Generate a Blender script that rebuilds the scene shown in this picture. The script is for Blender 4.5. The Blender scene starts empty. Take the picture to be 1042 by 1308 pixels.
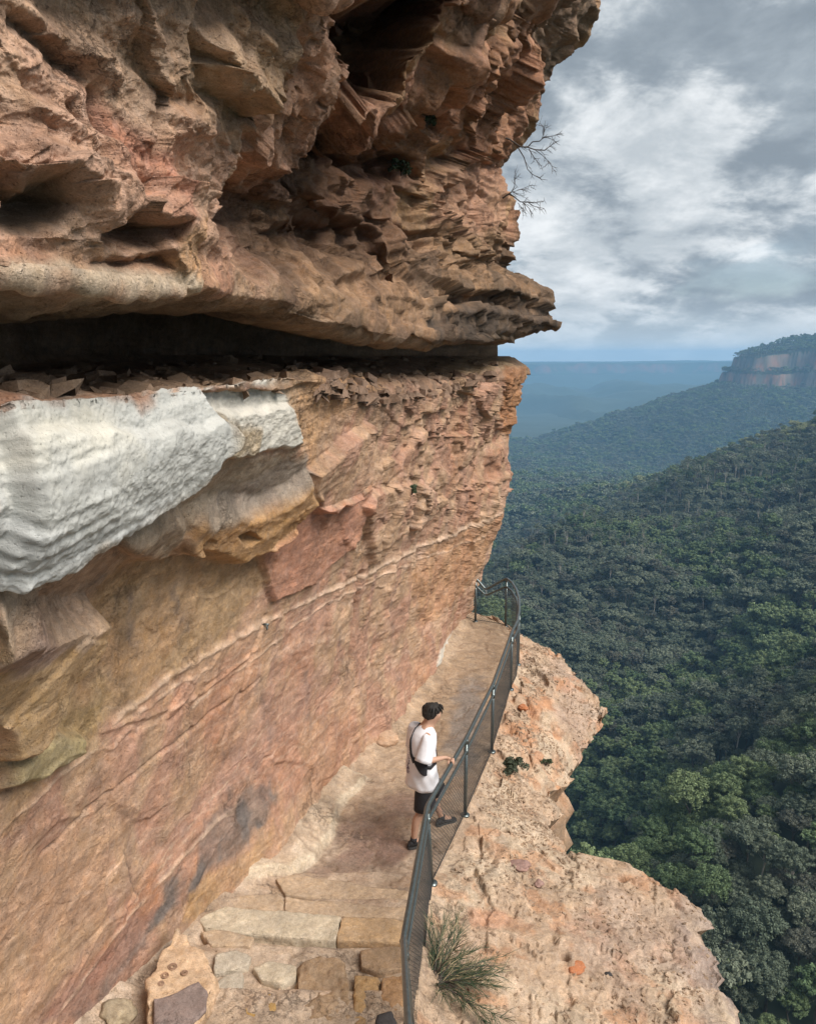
import bpy, bmesh, math, random
import numpy as np
from mathutils import Vector, Matrix
scene = bpy.context.scene
COL = scene.collection
rng = np.random.default_rng(7)
random.seed(7)
R = math.radians
F32 = np.float32

# ------------------------------------------------------------------ camera model
CAMZ = 5.4
FPX = 1045.0
PITCH = R(10.7)
CP, SP = math.cos(PITCH), math.sin(PITCH)
def ray(u, v):
    xc = (u - 521.0) / FPX; yc = -(v - 654.0) / FPX
    return np.array([xc, CP + yc * SP, -SP + yc * CP])
def on_z(u, v, z):
    r = ray(u, v); t = (z - CAMZ) / r[2]
    return np.array([r[0] * t, r[1] * t, z])
def on_y(u, v, y):
    r = ray(u, v); t = y / r[1]
    return np.array([r[0] * t, y, CAMZ + r[2] * t])
def project(P):
    x = P[..., 0]; y = P[..., 1]; z = P[..., 2] - CAMZ
    d = y * CP - z * SP; h = y * SP + z * CP
    d = np.where(np.abs(d) < 1e-4, 1e-4, d)
    return 521 + FPX * x / d, 654 - FPX * h / d, d

cam_data = bpy.data.cameras.new('camera')
cam = bpy.data.objects.new('camera', cam_data)
COL.objects.link(cam)
cam.location = (0, 0, CAMZ)
cam.rotation_euler = (math.pi / 2 - PITCH, 0, 0)
cam_data.sensor_fit = 'HORIZONTAL'; cam_data.sensor_width = 36
cam_data.lens = 36 * FPX / 1042.0
cam_data.clip_start = 0.05; cam_data.clip_end = 90000
scene.camera = cam

# ------------------------------------------------------------------ noise (numpy)
_r = np.random.default_rng(3)
PERM = _r.permutation(256).astype(np.int32)
_g = _r.normal(size=(256, 3)); GRAD = (_g / np.linalg.norm(_g, axis=1)[:, None]).astype(F32)
def perlin(x, y, z):
    x = np.asarray(x, F32); y = np.asarray(y, F32); z = np.asarray(z, F32)
    xi = np.floor(x); yi = np.floor(y); zi = np.floor(z)
    xf = x - xi; yf = y - yi; zf = z - zi
    xi = xi.astype(np.int32); yi = yi.astype(np.int32); zi = zi.astype(np.int32)
    fade = lambda t: t * t * t * (t * (t * 6 - 15) + 10)
    u, v, w = fade(xf), fade(yf), fade(zf)
    out = np.zeros_like(x)
    for dx in (0, 1):
        a = PERM[(xi + dx) & 255]; wx = u if dx else 1 - u
        for dy in (0, 1):
            b = PERM[(a + yi + dy) & 255]; wy = wx * (v if dy else 1 - v)
            for dz in (0, 1):
                g = GRAD[PERM[(b + zi + dz) & 255]]
                out += wy * (w if dz else 1 - w) * (g[..., 0] * (xf - dx) + g[..., 1] * (yf - dy) + g[..., 2] * (zf - dz))
    return out * 1.6
def fbm(P, f, octs=4, gain=0.5, off=0.0, sc=(1, 1, 1)):
    a = 1.0; o = 0
    for k in range(octs):
        o = o + a * perlin(P[..., 0] * f * sc[0] + off + 17.3 * k, P[..., 1] * f * sc[1] + off * 1.7, P[..., 2] * f * sc[2] - off)
        a *= gain; f *= 2.03
    return o
def ridged(P, f, octs=4, gain=0.5, off=0.0, sc=(1, 1, 1)):
    a = 1.0; o = 0
    for k in range(octs):
        n = 1 - np.abs(perlin(P[..., 0] * f * sc[0] + off + 9.1 * k, P[..., 1] * f * sc[1] + off * 1.3, P[..., 2] * f * sc[2] + off))
        o = o + a * n * n; a *= gain; f *= 2.03
    return o
_j = _r.random((256, 3)).astype(F32)
def worley(x, y, z):
    x = np.asarray(x, F32); y = np.asarray(y, F32); z = np.asarray(z, F32)
    xi = np.floor(x).astype(np.int32); yi = np.floor(y).astype(np.int32); zi = np.floor(z).astype(np.int32)
    f1 = np.full(x.shape, 9.0, F32); f2 = np.full(x.shape, 9.0, F32); cid = np.zeros(x.shape, np.int32)
    for dx in (-1, 0, 1):
        a = PERM[(xi + dx) & 255]
        for dy in (-1, 0, 1):
            b = PERM[(a + yi + dy) & 255]
            for dz in (-1, 0, 1):
                h = PERM[(b + zi + dz) & 255]; j = _j[h]
                d = np.sqrt((xi + dx + j[..., 0] - x) ** 2 + (yi + dy + j[..., 1] - y) ** 2 + (zi + dz + j[..., 2] - z) ** 2)
                c = d < f1
                f2 = np.where(c, f1, np.minimum(f2, d)); cid = np.where(c, h, cid); f1 = np.where(c, d, f1)
    return f1, f2, cid
def facet(x, y, z):
    """flat tilted faces meeting in sharp creases"""
    x = np.asarray(x, F32); y = np.asarray(y, F32); z = np.asarray(z, F32)
    xi = np.floor(x).astype(np.int32); yi = np.floor(y).astype(np.int32); zi = np.floor(z).astype(np.int32)
    f1 = np.full(x.shape, 9.0, F32); out = np.zeros(x.shape, F32)
    for dx in (-1, 0, 1):
        a = PERM[(xi + dx) & 255]
        for dy in (-1, 0, 1):
            b = PERM[(a + yi + dy) & 255]
            for dz in (-1, 0, 1):
                h = PERM[(b + zi + dz) & 255]; j = _j[h]
                ex, ey, ez = x - (xi + dx + j[..., 0]), y - (yi + dy + j[..., 1]), z - (zi + dz + j[..., 2])
                d = ex * ex + ey * ey + ez * ez; c = d < f1
                f1 = np.where(c, d, f1); g = GRAD[(h * 3 + 5) & 255]
                out = np.where(c, g[..., 0] * ex + g[..., 1] * ey + g[..., 2] * ez + .35 * (_j[(h + 71) & 255, 0] - .5), out)
    return out
def sstep(a, b, x):
    t = np.clip((x - a) / (b - a), 0, 1); return t * t * (3 - 2 * t)
def mix(a, b, t): return a + (b - a) * t

# ------------------------------------------------------------------ object helpers
def tag(o, label=None, cat=None, group=None, kind=None):
    if label: o['label'] = label
    if cat: o['category'] = cat
    if group: o['group'] = group
    if kind: o['kind'] = kind
    return o
def link(o, parent=None):
    COL.objects.link(o)
    if parent is not None: o.parent = parent
    return o
def empty(name, loc=(0, 0, 0), rz=0):
    o = bpy.data.objects.new(name, None); o.empty_display_size = 0.1
    o.location = loc; o.rotation_euler = (0, 0, rz)
    return link(o)
def raw_mesh(name, V, Fc, mats=(), smooth=True, fmat=None):
    """V (n,3) array, Fc (m,k) int array (k fixed) or list of arrays."""
    me = bpy.data.meshes.new(name)
    V = np.asarray(V, F32)
    fl = Fc if isinstance(Fc, list) else [Fc]
    fl = [np.asarray(f, np.int32) for f in fl if len(f)]
    loops = np.concatenate([f.ravel() for f in fl])
    tot = np.concatenate([np.full(len(f), f.shape[1], np.int32) for f in fl])
    st = np.concatenate([[0], np.cumsum(tot)[:-1]]).astype(np.int32)
    me.vertices.add(len(V)); me.vertices.foreach_set('co', V.ravel())
    me.loops.add(len(loops)); me.loops.foreach_set('vertex_index', loops)
    me.polygons.add(len(tot)); me.polygons.foreach_set('loop_start', st)
    try: me.polygons.foreach_set('loop_total', tot)
    except Exception: pass
    for m in mats: me.materials.append(m)
    if fmat is not None: me.polygons.foreach_set('material_index', np.asarray(fmat, np.int32))
    me.polygons.foreach_set('use_smooth', np.full(len(tot), smooth, bool))
    me.update(calc_edges=True); me.validate()
    return me
def set_col(me, C, name='Col'):
    a = me.color_attributes.new(name, 'FLOAT_COLOR', 'POINT')
    A = np.ones((len(C), 4), F32); A[:, :3] = C
    a.data.foreach_set('color', A.ravel())
def obj(name, me, parent=None, loc=None):
    o = bpy.data.objects.new(name, me)
    if loc is not None: o.location = loc
    return link(o, parent)
def grid_faces(nr, nc):
    i = np.arange(nr - 1)[:, None] * nc + np.arange(nc - 1)[None]
    return np.stack([i, i + 1, i + nc + 1, i + nc], -1).reshape(-1, 4)

class MB:
    """collects simple shapes into one mesh"""
    def __init__(s): s.V = []; s.F = []; s.n = 0; s.M = []
    def add(s, V, Fs, m=0):
        V = np.asarray(V, float); s.V.append(V)
        for f in Fs: s.F.append([int(i) + s.n for i in f]); s.M.append(m)
        s.n += len(V)
    def tube(s, pts, rad, seg=10, caps=True, m=0):
        pts = [Vector(p) for p in pts]; n = len(pts)
        rad = [rad] * n if isinstance(rad, (int, float)) else rad
        V = []; up = None
        for i in range(n):
            t = (pts[min(i + 1, n - 1)] - pts[max(i - 1, 0)]).normalized()
            if up is None:
                up = t.orthogonal().normalized()
            up = (up - t * up.dot(t))
            up = up.normalized() if up.length > 1e-6 else t.orthogonal().normalized()
            b = t.cross(up)
            for k in range(seg):
                a = 2 * math.pi * k / seg
                V.append(pts[i] + (up * math.cos(a) + b * math.sin(a)) * rad[i])
        Fs = []
        for i in range(n - 1):
            for k in range(seg):
                k2 = (k + 1) % seg
                Fs.append((i * seg + k, i * seg + k2, (i + 1) * seg + k2, (i + 1) * seg + k))
        if caps:
            Fs.append(tuple(range(seg - 1, -1, -1))); Fs.append(tuple((n - 1) * seg + k for k in range(seg)))
        s.add([tuple(v) for v in V], Fs, m)
    def build(s, name, mats, parent=None, smooth=True, loc=None):
        me = bpy.data.meshes.new(name)
        me.from_pydata(np.concatenate(s.V).tolist(), [], s.F)
        for m in (mats if isinstance(mats, (list, tuple)) else [mats]): me.materials.append(m)
        me.polygons.foreach_set('material_index', np.array(s.M, np.int32))
        me.polygons.foreach_set('use_smooth', np.full(len(s.F), smooth, bool))
        me.update()
        return obj(name, me, parent, loc)

# ------------------------------------------------------------------ materials
def new_mat(name):
    m = bpy.data.materials.new(name); m.use_nodes = True
    nt = m.node_tree; b = nt.nodes['Principled BSDF']
    return m, nt, b
def N(nt, t, **kw):
    n = nt.nodes.new(t)
    for k, v in kw.items():
        if k in n.inputs.keys() if isinstance(k, str) else False: n.inputs[k].default_value = v
        else: setattr(n, k, v)
    return n
def simple_mat(name, col, rough=0.6, metal=0.0, noise=0.0, nscale=40, bump=0.0, bscale=200):
    m, nt, b = new_mat(name)
    b.inputs['Base Color'].default_value = (*col, 1); b.inputs['Roughness'].default_value = rough
    b.inputs['Metallic'].default_value = metal
    tc = N(nt, 'ShaderNodeTexCoord')
    if noise:
        t = N(nt, 'ShaderNodeTexNoise'); t.inputs['Scale'].default_value = nscale; t.inputs['Detail'].default_value = 6
        nt.links.new(tc.outputs['Object'], t.inputs['Vector'])
        mr = N(nt, 'ShaderNodeMapRange'); mr.inputs['From Min'].default_value = .25; mr.inputs['From Max'].default_value = .75
        mr.inputs['To Min'].default_value = 1 - noise; mr.inputs['To Max'].default_value = 1 + noise
        nt.links.new(t.outputs['Fac'], mr.inputs['Value'])
        mx = N(nt, 'ShaderNodeVectorMath', operation='MULTIPLY'); mx.inputs[0].default_value = col
        nt.links.new(mr.outputs['Result'], mx.inputs[1]); nt.links.new(mx.outputs[0], b.inputs['Base Color'])
    if bump:
        t = N(nt, 'ShaderNodeTexNoise'); t.inputs['Scale'].default_value = bscale; t.inputs['Detail'].default_value = 4
        nt.links.new(tc.outputs['Object'], t.inputs['Vector'])
        bp = N(nt, 'ShaderNodeBump'); bp.inputs['Strength'].default_value = bump; bp.inputs['Distance'].default_value = .004
        nt.links.new(t.outputs['Fac'], bp.inputs['Height']); nt.links.new(bp.outputs['Normal'], b.inputs['Normal'])
    return m
def rock_mat(name, use_attr=True, col=(.4, .25, .16), grain=1.0, streak=(1, 1, 3), bumpd=0.02):
    """sandstone: colour attribute x mottling, bump in three sizes"""
    m, nt, b = new_mat(name); L = nt.links.new
    tc = N(nt, 'ShaderNodeTexCoord')
    if use_attr:
        at = N(nt, 'ShaderNodeAttribute', attribute_name='Col'); base = at.outputs['Color']
    else:
        rg = N(nt, 'ShaderNodeRGB'); rg.outputs[0].default_value = (*col, 1); base = rg.outputs[0]
    mp = N(nt, 'ShaderNodeMapping'); mp.inputs['Scale'].default_value = streak
    L(tc.outputs['Object'], mp.inputs['Vector'])
    def noise(scale, det, rough=.6, vec=None, dist=0.0):
        t = N(nt, 'ShaderNodeTexNoise'); t.inputs['Scale'].default_value = scale; t.inputs['Detail'].default_value = det
        t.inputs['Roughness'].default_value = rough; t.inputs['Distortion'].default_value = dist
        L(vec or tc.outputs['Object'], t.inputs['Vector']); return t.outputs['Fac']
    def rng_(v, a, b_, c, d):
        mr = N(nt, 'ShaderNodeMapRange'); mr.inputs[1].default_value = a; mr.inputs[2].default_value = b_
        mr.inputs[3].default_value = c; mr.inputs[4].default_value = d; L(v, mr.inputs[0]); return mr.outputs[0]
    def mul(a, b_):
        q = N(nt, 'ShaderNodeMath', operation='MULTIPLY'); L(a, q.inputs[0]); L(b_, q.inputs[1]); return q.outputs[0]
    def add(a, b_, k=1.0):
        q = N(nt, 'ShaderNodeMath', operation='MULTIPLY_ADD'); L(b_, q.inputs[0]); q.inputs[1].default_value = k; L(a, q.inputs[2]); return q.outputs[0]
    n1 = noise(3.2, 8, .65, mp.outputs[0], .6); n2 = noise(22, 8, .7); n3 = noise(120, 5, .7); n4 = noise(9, 6, .7, None, 1.2)
    f = mul(mul(rng_(n1, .3, .7, .74, 1.26), rng_(n2, .3, .7, .76, 1.24)), rng_(n3, .3, .7, 1 - .26 * grain, 1 + .26 * grain))
    def absline(v, w):
        q = N(nt, 'ShaderNodeMath', operation='SUBTRACT'); L(v, q.inputs[0]); q.inputs[1].default_value = .5
        q2 = N(nt, 'ShaderNodeMath', operation='ABSOLUTE'); L(q.outputs[0], q2.inputs[0]); return rng_(q2.outputs[0], 0, w, 0, 1)
    mpc = N(nt, 'ShaderNodeMapping'); mpc.inputs['Scale'].default_value = (1.5, 1.5, .8); mpc.inputs['Rotation'].default_value = (.3, .2, .1); L(tc.outputs['Object'], mpc.inputs['Vector'])
    ck1 = absline(noise(2.3, 7, .62, mpc.outputs[0], .4), .012); ck2 = absline(noise(7.0, 6, .6, mp.outputs[0], .3), .014)
    gt = rng_(noise(1.1, 3, .5), .52, .66, 0, .8)
    def soft(c, k):
        q = N(nt, 'ShaderNodeMath', operation='SUBTRACT'); q.inputs[0].default_value = 1; L(c, q.inputs[1])
        q2 = mul(q.outputs[0], gt); return q2
    cr = add(soft(ck1, 1), soft(ck2, 1), .6)
    if use_attr:
        gr = N(nt, 'ShaderNodeAttribute', attribute_name='Grain'); cr = mul(cr, gr.outputs['Fac'])
        one = rng_(gr.outputs['Fac'], 0, 1, 1, 0)
        q = N(nt, 'ShaderNodeMix', data_type='FLOAT'); L(gr.outputs['Fac'], q.inputs[0]); q.inputs[2].default_value = 1.0
        L(f, q.inputs[3]); f = q.outputs[0]
    f = mul(f, rng_(cr, 0, 1, 1, .62))
    sc = N(nt, 'ShaderNodeVectorMath', operation='SCALE'); L(base, sc.inputs[0]); L(f, sc.inputs['Scale'])
    # mineral tint: some patches greyer, some redder
    hs = N(nt, 'ShaderNodeHueSaturation'); L(sc.outputs[0], hs.inputs['Color'])
    L(rng_(n4, .3, .7, .9, 1.14), hs.inputs['Saturation'])
    # dark specks
    sp = noise(70, 3, .5); spk = rng_(sp, .62, .72, 1.0, .66)
    s2 = N(nt, 'ShaderNodeVectorMath', operation='SCALE'); L(hs.outputs[0], s2.inputs[0]); L(spk, s2.inputs['Scale'])
    L(s2.outputs[0], b.inputs['Base Color'])
    b.inputs['Roughness'].default_value = .92; b.inputs['Specular IOR Level'].default_value = .2
    h = add(add(rng_(n1, 0, 1, 0, .5), n2, .5), n3, .20 * grain)
    h = add(h, rng_(sp, .6, .75, 0, -1), .25)
    h = add(h, cr, -.6)
    bp = N(nt, 'ShaderNodeBump'); bp.inputs['Strength'].default_value = .9; bp.inputs['Distance'].default_value = bumpd
    L(h, bp.inputs['Height']); L(bp.outputs['Normal'], b.inputs['Normal'])
    if use_attr: L(rng_(gr.outputs['Fac'], 0, 1, .12, .9), bp.inputs['Strength'])
    return m
# ------------------------------------------------------------------ sky, sun
SUN_EL, SUN_AZ = R(47), R(126)      # azimuth clockwise from +Y (view direction): right and behind the camera
world = bpy.data.worlds.new('World'); scene.world = world; world.use_nodes = True
wt = world.node_tree; wl = wt.links.new
bg = wt.nodes['Background']
def WN(t, **kw):
    n = wt.nodes.new(t)
    for k, v in kw.items(): setattr(n, k, v)
    return n
def wmath(op, a, b=None, c=None):
    q = WN('ShaderNodeMath', operation=op)
    for i, x in enumerate((a, b, c)):
        if x is None: continue
        if isinstance(x, (int, float)): q.inputs[i].default_value = x
        else: wl(x, q.inputs[i])
    return q.outputs[0]
def wrange(v, a, b, c, d, smooth=True):
    m = WN('ShaderNodeMapRange', interpolation_type='SMOOTHSTEP' if smooth else 'LINEAR')
    m.inputs[1].default_value = a; m.inputs[2].default_value = b; m.inputs[3].default_value = c; m.inputs[4].default_value = d
    wl(v, m.inputs[0]); return m.outputs[0]
def wmix(f, a, b):
    m = WN('ShaderNodeMix', data_type='RGBA')
    if isinstance(f, float): m.inputs[0].default_value = f
    else: wl(f, m.inputs[0])
    for i, x in ((6, a), (7, b)):
        if isinstance(x, tuple): m.inputs[i].default_value = (*x, 1)
        else: wl(x, m.inputs[i])
    return m.outputs[2]
SKY_STRENGTH = 0.10
sky = WN('ShaderNodeTexSky', sky_type='NISHITA', sun_disc=False)
sky.sun_elevation = SUN_EL; sky.sun_rotation = SUN_AZ
tc = WN('ShaderNodeTexCoord'); sep = WN('ShaderNodeSeparateXYZ'); wl(tc.outputs['Generated'], sep.inputs[0])
zc = wmath('MAXIMUM', sep.outputs[2], 0.0)
den = wmath('ADD', zc, 0.50)
cx = wmath('DIVIDE', sep.outputs[0], den); cy = wmath('DIVIDE', sep.outputs[1], den)
comb = WN('ShaderNodeCombineXYZ'); wl(cx, comb.inputs[0]); wl(cy, comb.inputs[1]); wl(wmath('DIVIDE', wmath('MULTIPLY', zc, 1.9), den), comb.inputs[2])
def wnoise(scale, det, rough, dist, off):
    mp = WN('ShaderNodeMapping'); mp.inputs['Location'].default_value = off; wl(comb.outputs[0], mp.inputs['Vector'])
    t = WN('ShaderNodeTexNoise'); t.inputs['Scale'].default_value = scale; t.inputs['Detail'].default_value = det
    t.inputs['Roughness'].default_value = rough; t.inputs['Distortion'].default_value = dist
    wl(mp.outputs[0], t.inputs['Vector']); return t.outputs['Fac']
c1 = wnoise(3.0, 6, .52, .1, (3.1, 1.7, 0)); c2 = wnoise(6.5, 11, .60, .15, (0.4, 5.2, 2)); c3 = wnoise(1.3, 3, .5, .1, (7.7, 2.2, 4))
dens = wmath('ADD', wmath('ADD', wmath('MULTIPLY', c1, .45), wmath('MULTIPLY', c2, .4)), wmath('MULTIPLY', c3, .25))
CLOUD_K = 1.0
grey = wmix(wrange(c2, .36, .66, 0, 1), (.165, .195, .225), (.26, .295, .325))
white = wmix(wrange(c2, .40, .72, 0, 1), (.33, .36, .385), (.56, .575, .585))
cl = wmix(wrange(dens, .505, .605, 0, 1), grey, white)
# thin blue openings, mostly towards the horizon
skc = WN('ShaderNodeVectorMath', operation='SCALE'); wl(sky.outputs[0], skc.inputs[0]); skc.inputs['Scale'].default_value = SKY_STRENGTH
gap = wmath('MULTIPLY', wrange(c1, .50, .34, 0, .5), wrange(zc, .20, .02, .0, 1.0))
full = wmix(gap, cl, skc.outputs[0])
hz = wrange(zc, .0, .08, .75, 0)
full = wmix(hz, full, (.40, .445, .475))
wl(full, bg.inputs['Color']); bg.inputs['Strength'].default_value = 1.0
SKY_OUT = bg

sd = bpy.data.lights.new('sun', 'SUN'); sd.energy = 3.0; sd.angle = R(35); sd.color = (1, .95, .88)
so = bpy.data.objects.new('sun', sd); link(so)
sdir = Vector((math.sin(SUN_AZ) * math.cos(SUN_EL), math.cos(SUN_AZ) * math.cos(SUN_EL), math.sin(SUN_EL)))
so.rotation_euler = sdir.to_track_quat('Z', 'Y').to_euler(); so.location = (0, 0, 60)
vs = scene.view_settings
scene.display_settings.display_device = 'sRGB'
vs.view_transform = 'Standard'; vs.look = 'None'; vs.gamma = 1; vs.exposure = 0.75
cy_ = scene.cycles
cy_.use_denoising = True
try: cy_.denoiser = 'OPENIMAGEDENOISE'
except Exception: pass
cy_.max_bounces = 6; cy_.diffuse_bounces = 3; cy_.glossy_bounces = 2; cy_.transparent_max_bounces = 8; cy_.volume_bounces = 2
cy_.sample_clamp_indirect = 4
# ------------------------------------------------------------------ cliff: wall frame (s along the wall, n out of it, z up)
W0 = np.array([1.14, 16.5]); WD = np.array([.3306, .9438]); WN_ = np.array([.9438, -.3306])
def sn_xy(s, n): return W0[0] + s * WD[0] + n * WN_[0], W0[1] + s * WD[1] + n * WN_[1]
def xy_sn(x, y): return (x - W0[0]) * WD[0] + (y - W0[1]) * WD[1], (x - W0[0]) * WN_[0] + (y - W0[1]) * WN_[1]
SC, NC = xy_sn(0, 0)
S_END = 0.35
def px_n(u, v, n):
    r = ray(u, v); t = (n - NC) / (r[0] * WN_[0] + r[1] * WN_[1])
    return SC + t * (r[0] * WD[0] + r[1] * WD[1]), n, CAMZ + t * r[2]
def px_s(u, v, s):
    r = ray(u, v); t = (s - SC) / (r[0] * WD[0] + r[1] * WD[1])
    return s, NC + t * (r[0] * WN_[0] + r[1] * WN_[1]), CAMZ + t * r[2]
# rows: (u, v, n) ; the last point of a row is (u, v) on the nose plane s = S_END
base_px = [(100, 1330, .2), (120, 1308, .2), (190, 1245, .15), (250, 1190, .12), (330, 1130, 0), (372, 1100, 0), (400, 1040, 0), (440, 985, 0), (480, 950, 0), (530, 890, 0), (555, 850, 0), (575, 812, 0), (590, 790, 0)]
ROWS = []
br = []
for (u, v, z) in base_px:
    p = on_z(u, v, z); s, n = xy_sn(p[0], p[1]); br.append((s, n))
BASE_S = np.array([b[0] for b in br]); BASE_N = np.array([b[1] for b in br])
ROWS.append([(s, n - .02, -.5) for s, n in br])
ROWS.append([(s, n + .0, .0) for s, n in br])
def row(pts, nose): ROWS.append([px_n(*p) for p in pts] + [px_s(*nose, S_END)])
row([(0, 1210, .36), (80, 1160, .30), (180, 1080, .25), (300, 990, .22), (420, 890, .25), (520, 800, .28)], (604, 760))
row([(0, 1040, .55), (120, 960, .42), (260, 860, .36), (400, 770, .42), (520, 710, .48)], (622, 705))
row([(0, 880, .62), (100, 830, .50), (200, 780, .48), (300, 730, .50), (400, 690, .60), (520, 640, .68)], (634, 668))
row([(0, 790, 1.0), (60, 772, .85), (150, 725, .72), (240, 680, .72), (320, 655, .78), (400, 640, .72), (470, 620, .75), (560, 610, .75)], (640, 630))
row([(0, 752, 1.5), (60, 733, 1.5), (150, 676, 1.48), (240, 612, 1.45), (275, 580, 1.40), (305, 588, 1.22), (380, 580, 1.12), (410, 585, .95), (470, 570, .88), (560, 560, .88)], (648, 560))
row([(0, 640, 1.78), (100, 610, 1.72), (200, 570, 1.65), (268, 545, 1.58), (300, 540, 1.34), (380, 530, 1.20), (420, 525, 1.02), (520, 520, .95), (600, 510, .98)], (658, 520))
row([(0, 522, 1.72), (120, 514, 1.66), (255, 501, 1.58), (300, 497, 1.38), (375, 492, 1.24), (420, 500, 1.10), (480, 515, .95), (560, 500, .98), (620, 485, 1.02)], (672, 482))
row([(0, 510, 1.60), (120, 503, 1.55), (255, 492, 1.46), (300, 488, 1.28), (375, 482, 1.14), (420, 478, .95), (480, 488, .75), (560, 478, .80), (620, 468, .9)], (674, 466))
row([(0, 462, -1.6), (150, 455, -1.6), (300, 452, -1.5), (400, 453, -1.2), (480, 453, -.7), (560, 450, -.4), (620, 447, .0)], (658, 444))
row([(0, 350, -1.3), (150, 350, -1.3), (300, 360, -1.2), (400, 395, -1.0), (480, 430, -.6), (560, 438, -.3), (620, 439, .1)], (655, 436))
row([(0, 398, 1.15), (130, 398, 1.15), (265, 402, 1.15), (380, 420, 1.15), (430, 430, 1.10), (510, 441, 1.0), (580, 438, 1.0), (620, 436, 1.05)], (662, 433))
row([(0, 352, 2.0), (130, 368, 2.0), (235, 379, 1.97), (266, 374, 1.92), (300, 380, 1.55), (380, 392, 1.45), (430, 408, 1.38), (510, 428, 1.28), (580, 426, 1.28), (620, 424, 1.35)], (712, 414))
row([(0, 336, 2.06), (130, 346, 2.06), (235, 350, 2.04), (264, 345, 1.98), (300, 350, 1.55), (400, 365, 1.40), (500, 385, 1.25), (570, 375, 1.22), (620, 365, 1.25)], (706, 375))
row([(0, 300, 2.05), (130, 310, 2.05), (235, 310, 2.05), (262, 305, 1.98), (300, 315, 1.38), (400, 320, 1.08), (500, 340, 1.02), (570, 345, 1.10), (620, 342, 1.10)], (644, 344))
row([(0, 240, 2.08), (150, 250, 2.08), (258, 250, 1.98), (295, 260, 1.32), (400, 255, .92), (500, 260, .88), (570, 270, .92), (615, 280, 1.0)], (655, 290))
row([(0, 150, 2.08), (150, 155, 2.08), (250, 175, 1.98), (300, 195, 1.50), (400, 185, 1.15), (500, 180, 1.05), (570, 195, 1.15), (610, 205, 1.0)], (638, 214))
row([(0, 60, 2.10), (150, 65, 2.12), (300, 70, 2.05), (400, 95, 1.9), (500, 110, 1.75), (590, 120, 1.50)], (682, 130))
row([(0, -60, 2.16), (200, -40, 2.25), (400, -20, 2.25), (540, 0, 2.2), (640, 10, 1.95)], (735, 35))
row([(0, -260, 2.3), (200, -200, 2.4), (400, -120, 2.5), (540, -60, 2.4), (640, -40, 2.2)], (772, -60))
ROWS.append([(-17, 2.8, 14.5), (S_END, 2.6, 14.5)])
ROWS.append([(-17, 2.2, 16.5), (S_END, 1.8, 16.5)])
ROWS.append([(-17, -9, 17.5), (S_END, -9, 17.5)])
NCTRL = [4, 150, 130, 80, 60, 46, 110, 90, 12, 70, 16, 60, 50, 22, 44, 60, 90, 90, 90, 40, 30, 8, 8]   # samples between rows
# columns: equal steps of azimuth seen from the path, plus the part behind the viewer and the turn round the nose
th = np.concatenate([np.linspace(R(88), R(52), 70, endpoint=False), np.linspace(R(52), math.atan(2.2 / (S_END - SC)), 800)])
Scol = SC + 2.2 / np.tan(th)
NROW = len(ROWS); ncol = len(Scol)
def smooth1(a, k):
    if k < 1: return a
    w = np.exp(-.5 * (np.arange(-3 * k, 3 * k + 1) / k) ** 2); w /= w.sum()
    return np.convolve(np.pad(a, 3 * k, mode='edge'), w, 'valid')
cn = np.zeros((NROW, ncol)); cz = np.zeros((NROW, ncol))
for i, rw in enumerate(ROWS):
    a = sorted(rw); ss = [p[0] for p in a]
    cn[i] = smooth1(np.interp(Scol, ss, [p[1] for p in a]), 5)
    cz[i] = smooth1(np.interp(Scol, ss, [p[2] for p in a]), 5)
for i in range(2, NROW):          # never let a row cross the one below it by accident
    if i not in (10, 12, 13): cz[i] = np.maximum(cz[i], cz[i - 1] + .01)
# the ceiling rows hang just above the slot
bn = [];  bz = []; rowid = []
def catmull(p0, p1, p2, p3, t, k=.5):
    m1 = (p2 - p0) * k; m2 = (p3 - p1) * k
    t2 = t * t; t3 = t2 * t
    return (2 * t3 - 3 * t2 + 1) * p1 + (t3 - 2 * t2 + t) * m1 + (-2 * t3 + 3 * t2) * p2 + (t3 - t2) * m2
for i in range(NROW - 1):
    for q in range(NCTRL[i]):
        t = q / NCTRL[i]
        a, b, c, d = max(i - 1, 0), i, i + 1, min(i + 2, NROW - 1)
        k = .5 * .55
        bn.append(catmull(cn[a], cn[b], cn[c], cn[d], t, k)); bz.append(catmull(cz[a], cz[b], cz[c], cz[d], t, k)); rowid.append(i + t)
bn.append(cn[-1]); bz.append(cz[-1]); rowid.append(NROW - 1)
bn = np.array(bn); bz = np.array(bz); rowid = np.array(rowid); nrow = len(rowid)
Sg = np.broadcast_to(Scol[None], bn.shape).copy()
# the turn round the nose
rc = .35; nwrap = 44
ws = []; wn = []
for q in range(1, nwrap + 1):
    if q <= 14: a = q / 14 * math.pi / 2; ws.append(rc * math.sin(a)); wn.append(-rc * (1 - math.cos(a)))
    else: d = ((q - 14) / 30) ** 1.6 * 14; ws.append(rc + .10 * d); wn.append(-rc - d)
Sg = np.concatenate([Sg, S_END + np.broadcast_to(np.array(ws)[None], (nrow, nwrap))], 1)
bn = np.concatenate([bn, bn[:, -1:] + np.array(wn)[None]], 1); bz = np.concatenate([bz, np.repeat(bz[:, -1:], nwrap, 1)], 1)
X, Y = sn_xy(Sg, bn)
CB = np.stack([X, Y, bz], -1).astype(F32)
RID = np.broadcast_to(rowid[:, None], bz.shape)
def normals(P):
    du = np.gradient(P, axis=1); dv = np.gradient(P, axis=0)
    n = np.cross(du, dv); n /= np.linalg.norm(n, axis=-1, keepdims=True) + 1e-9
    return n
NB = normals(CB)
if (NB[200:400, 300:500] @ np.array([WN_[0], WN_[1], 0])).mean() < 0: NB = -NB
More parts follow.
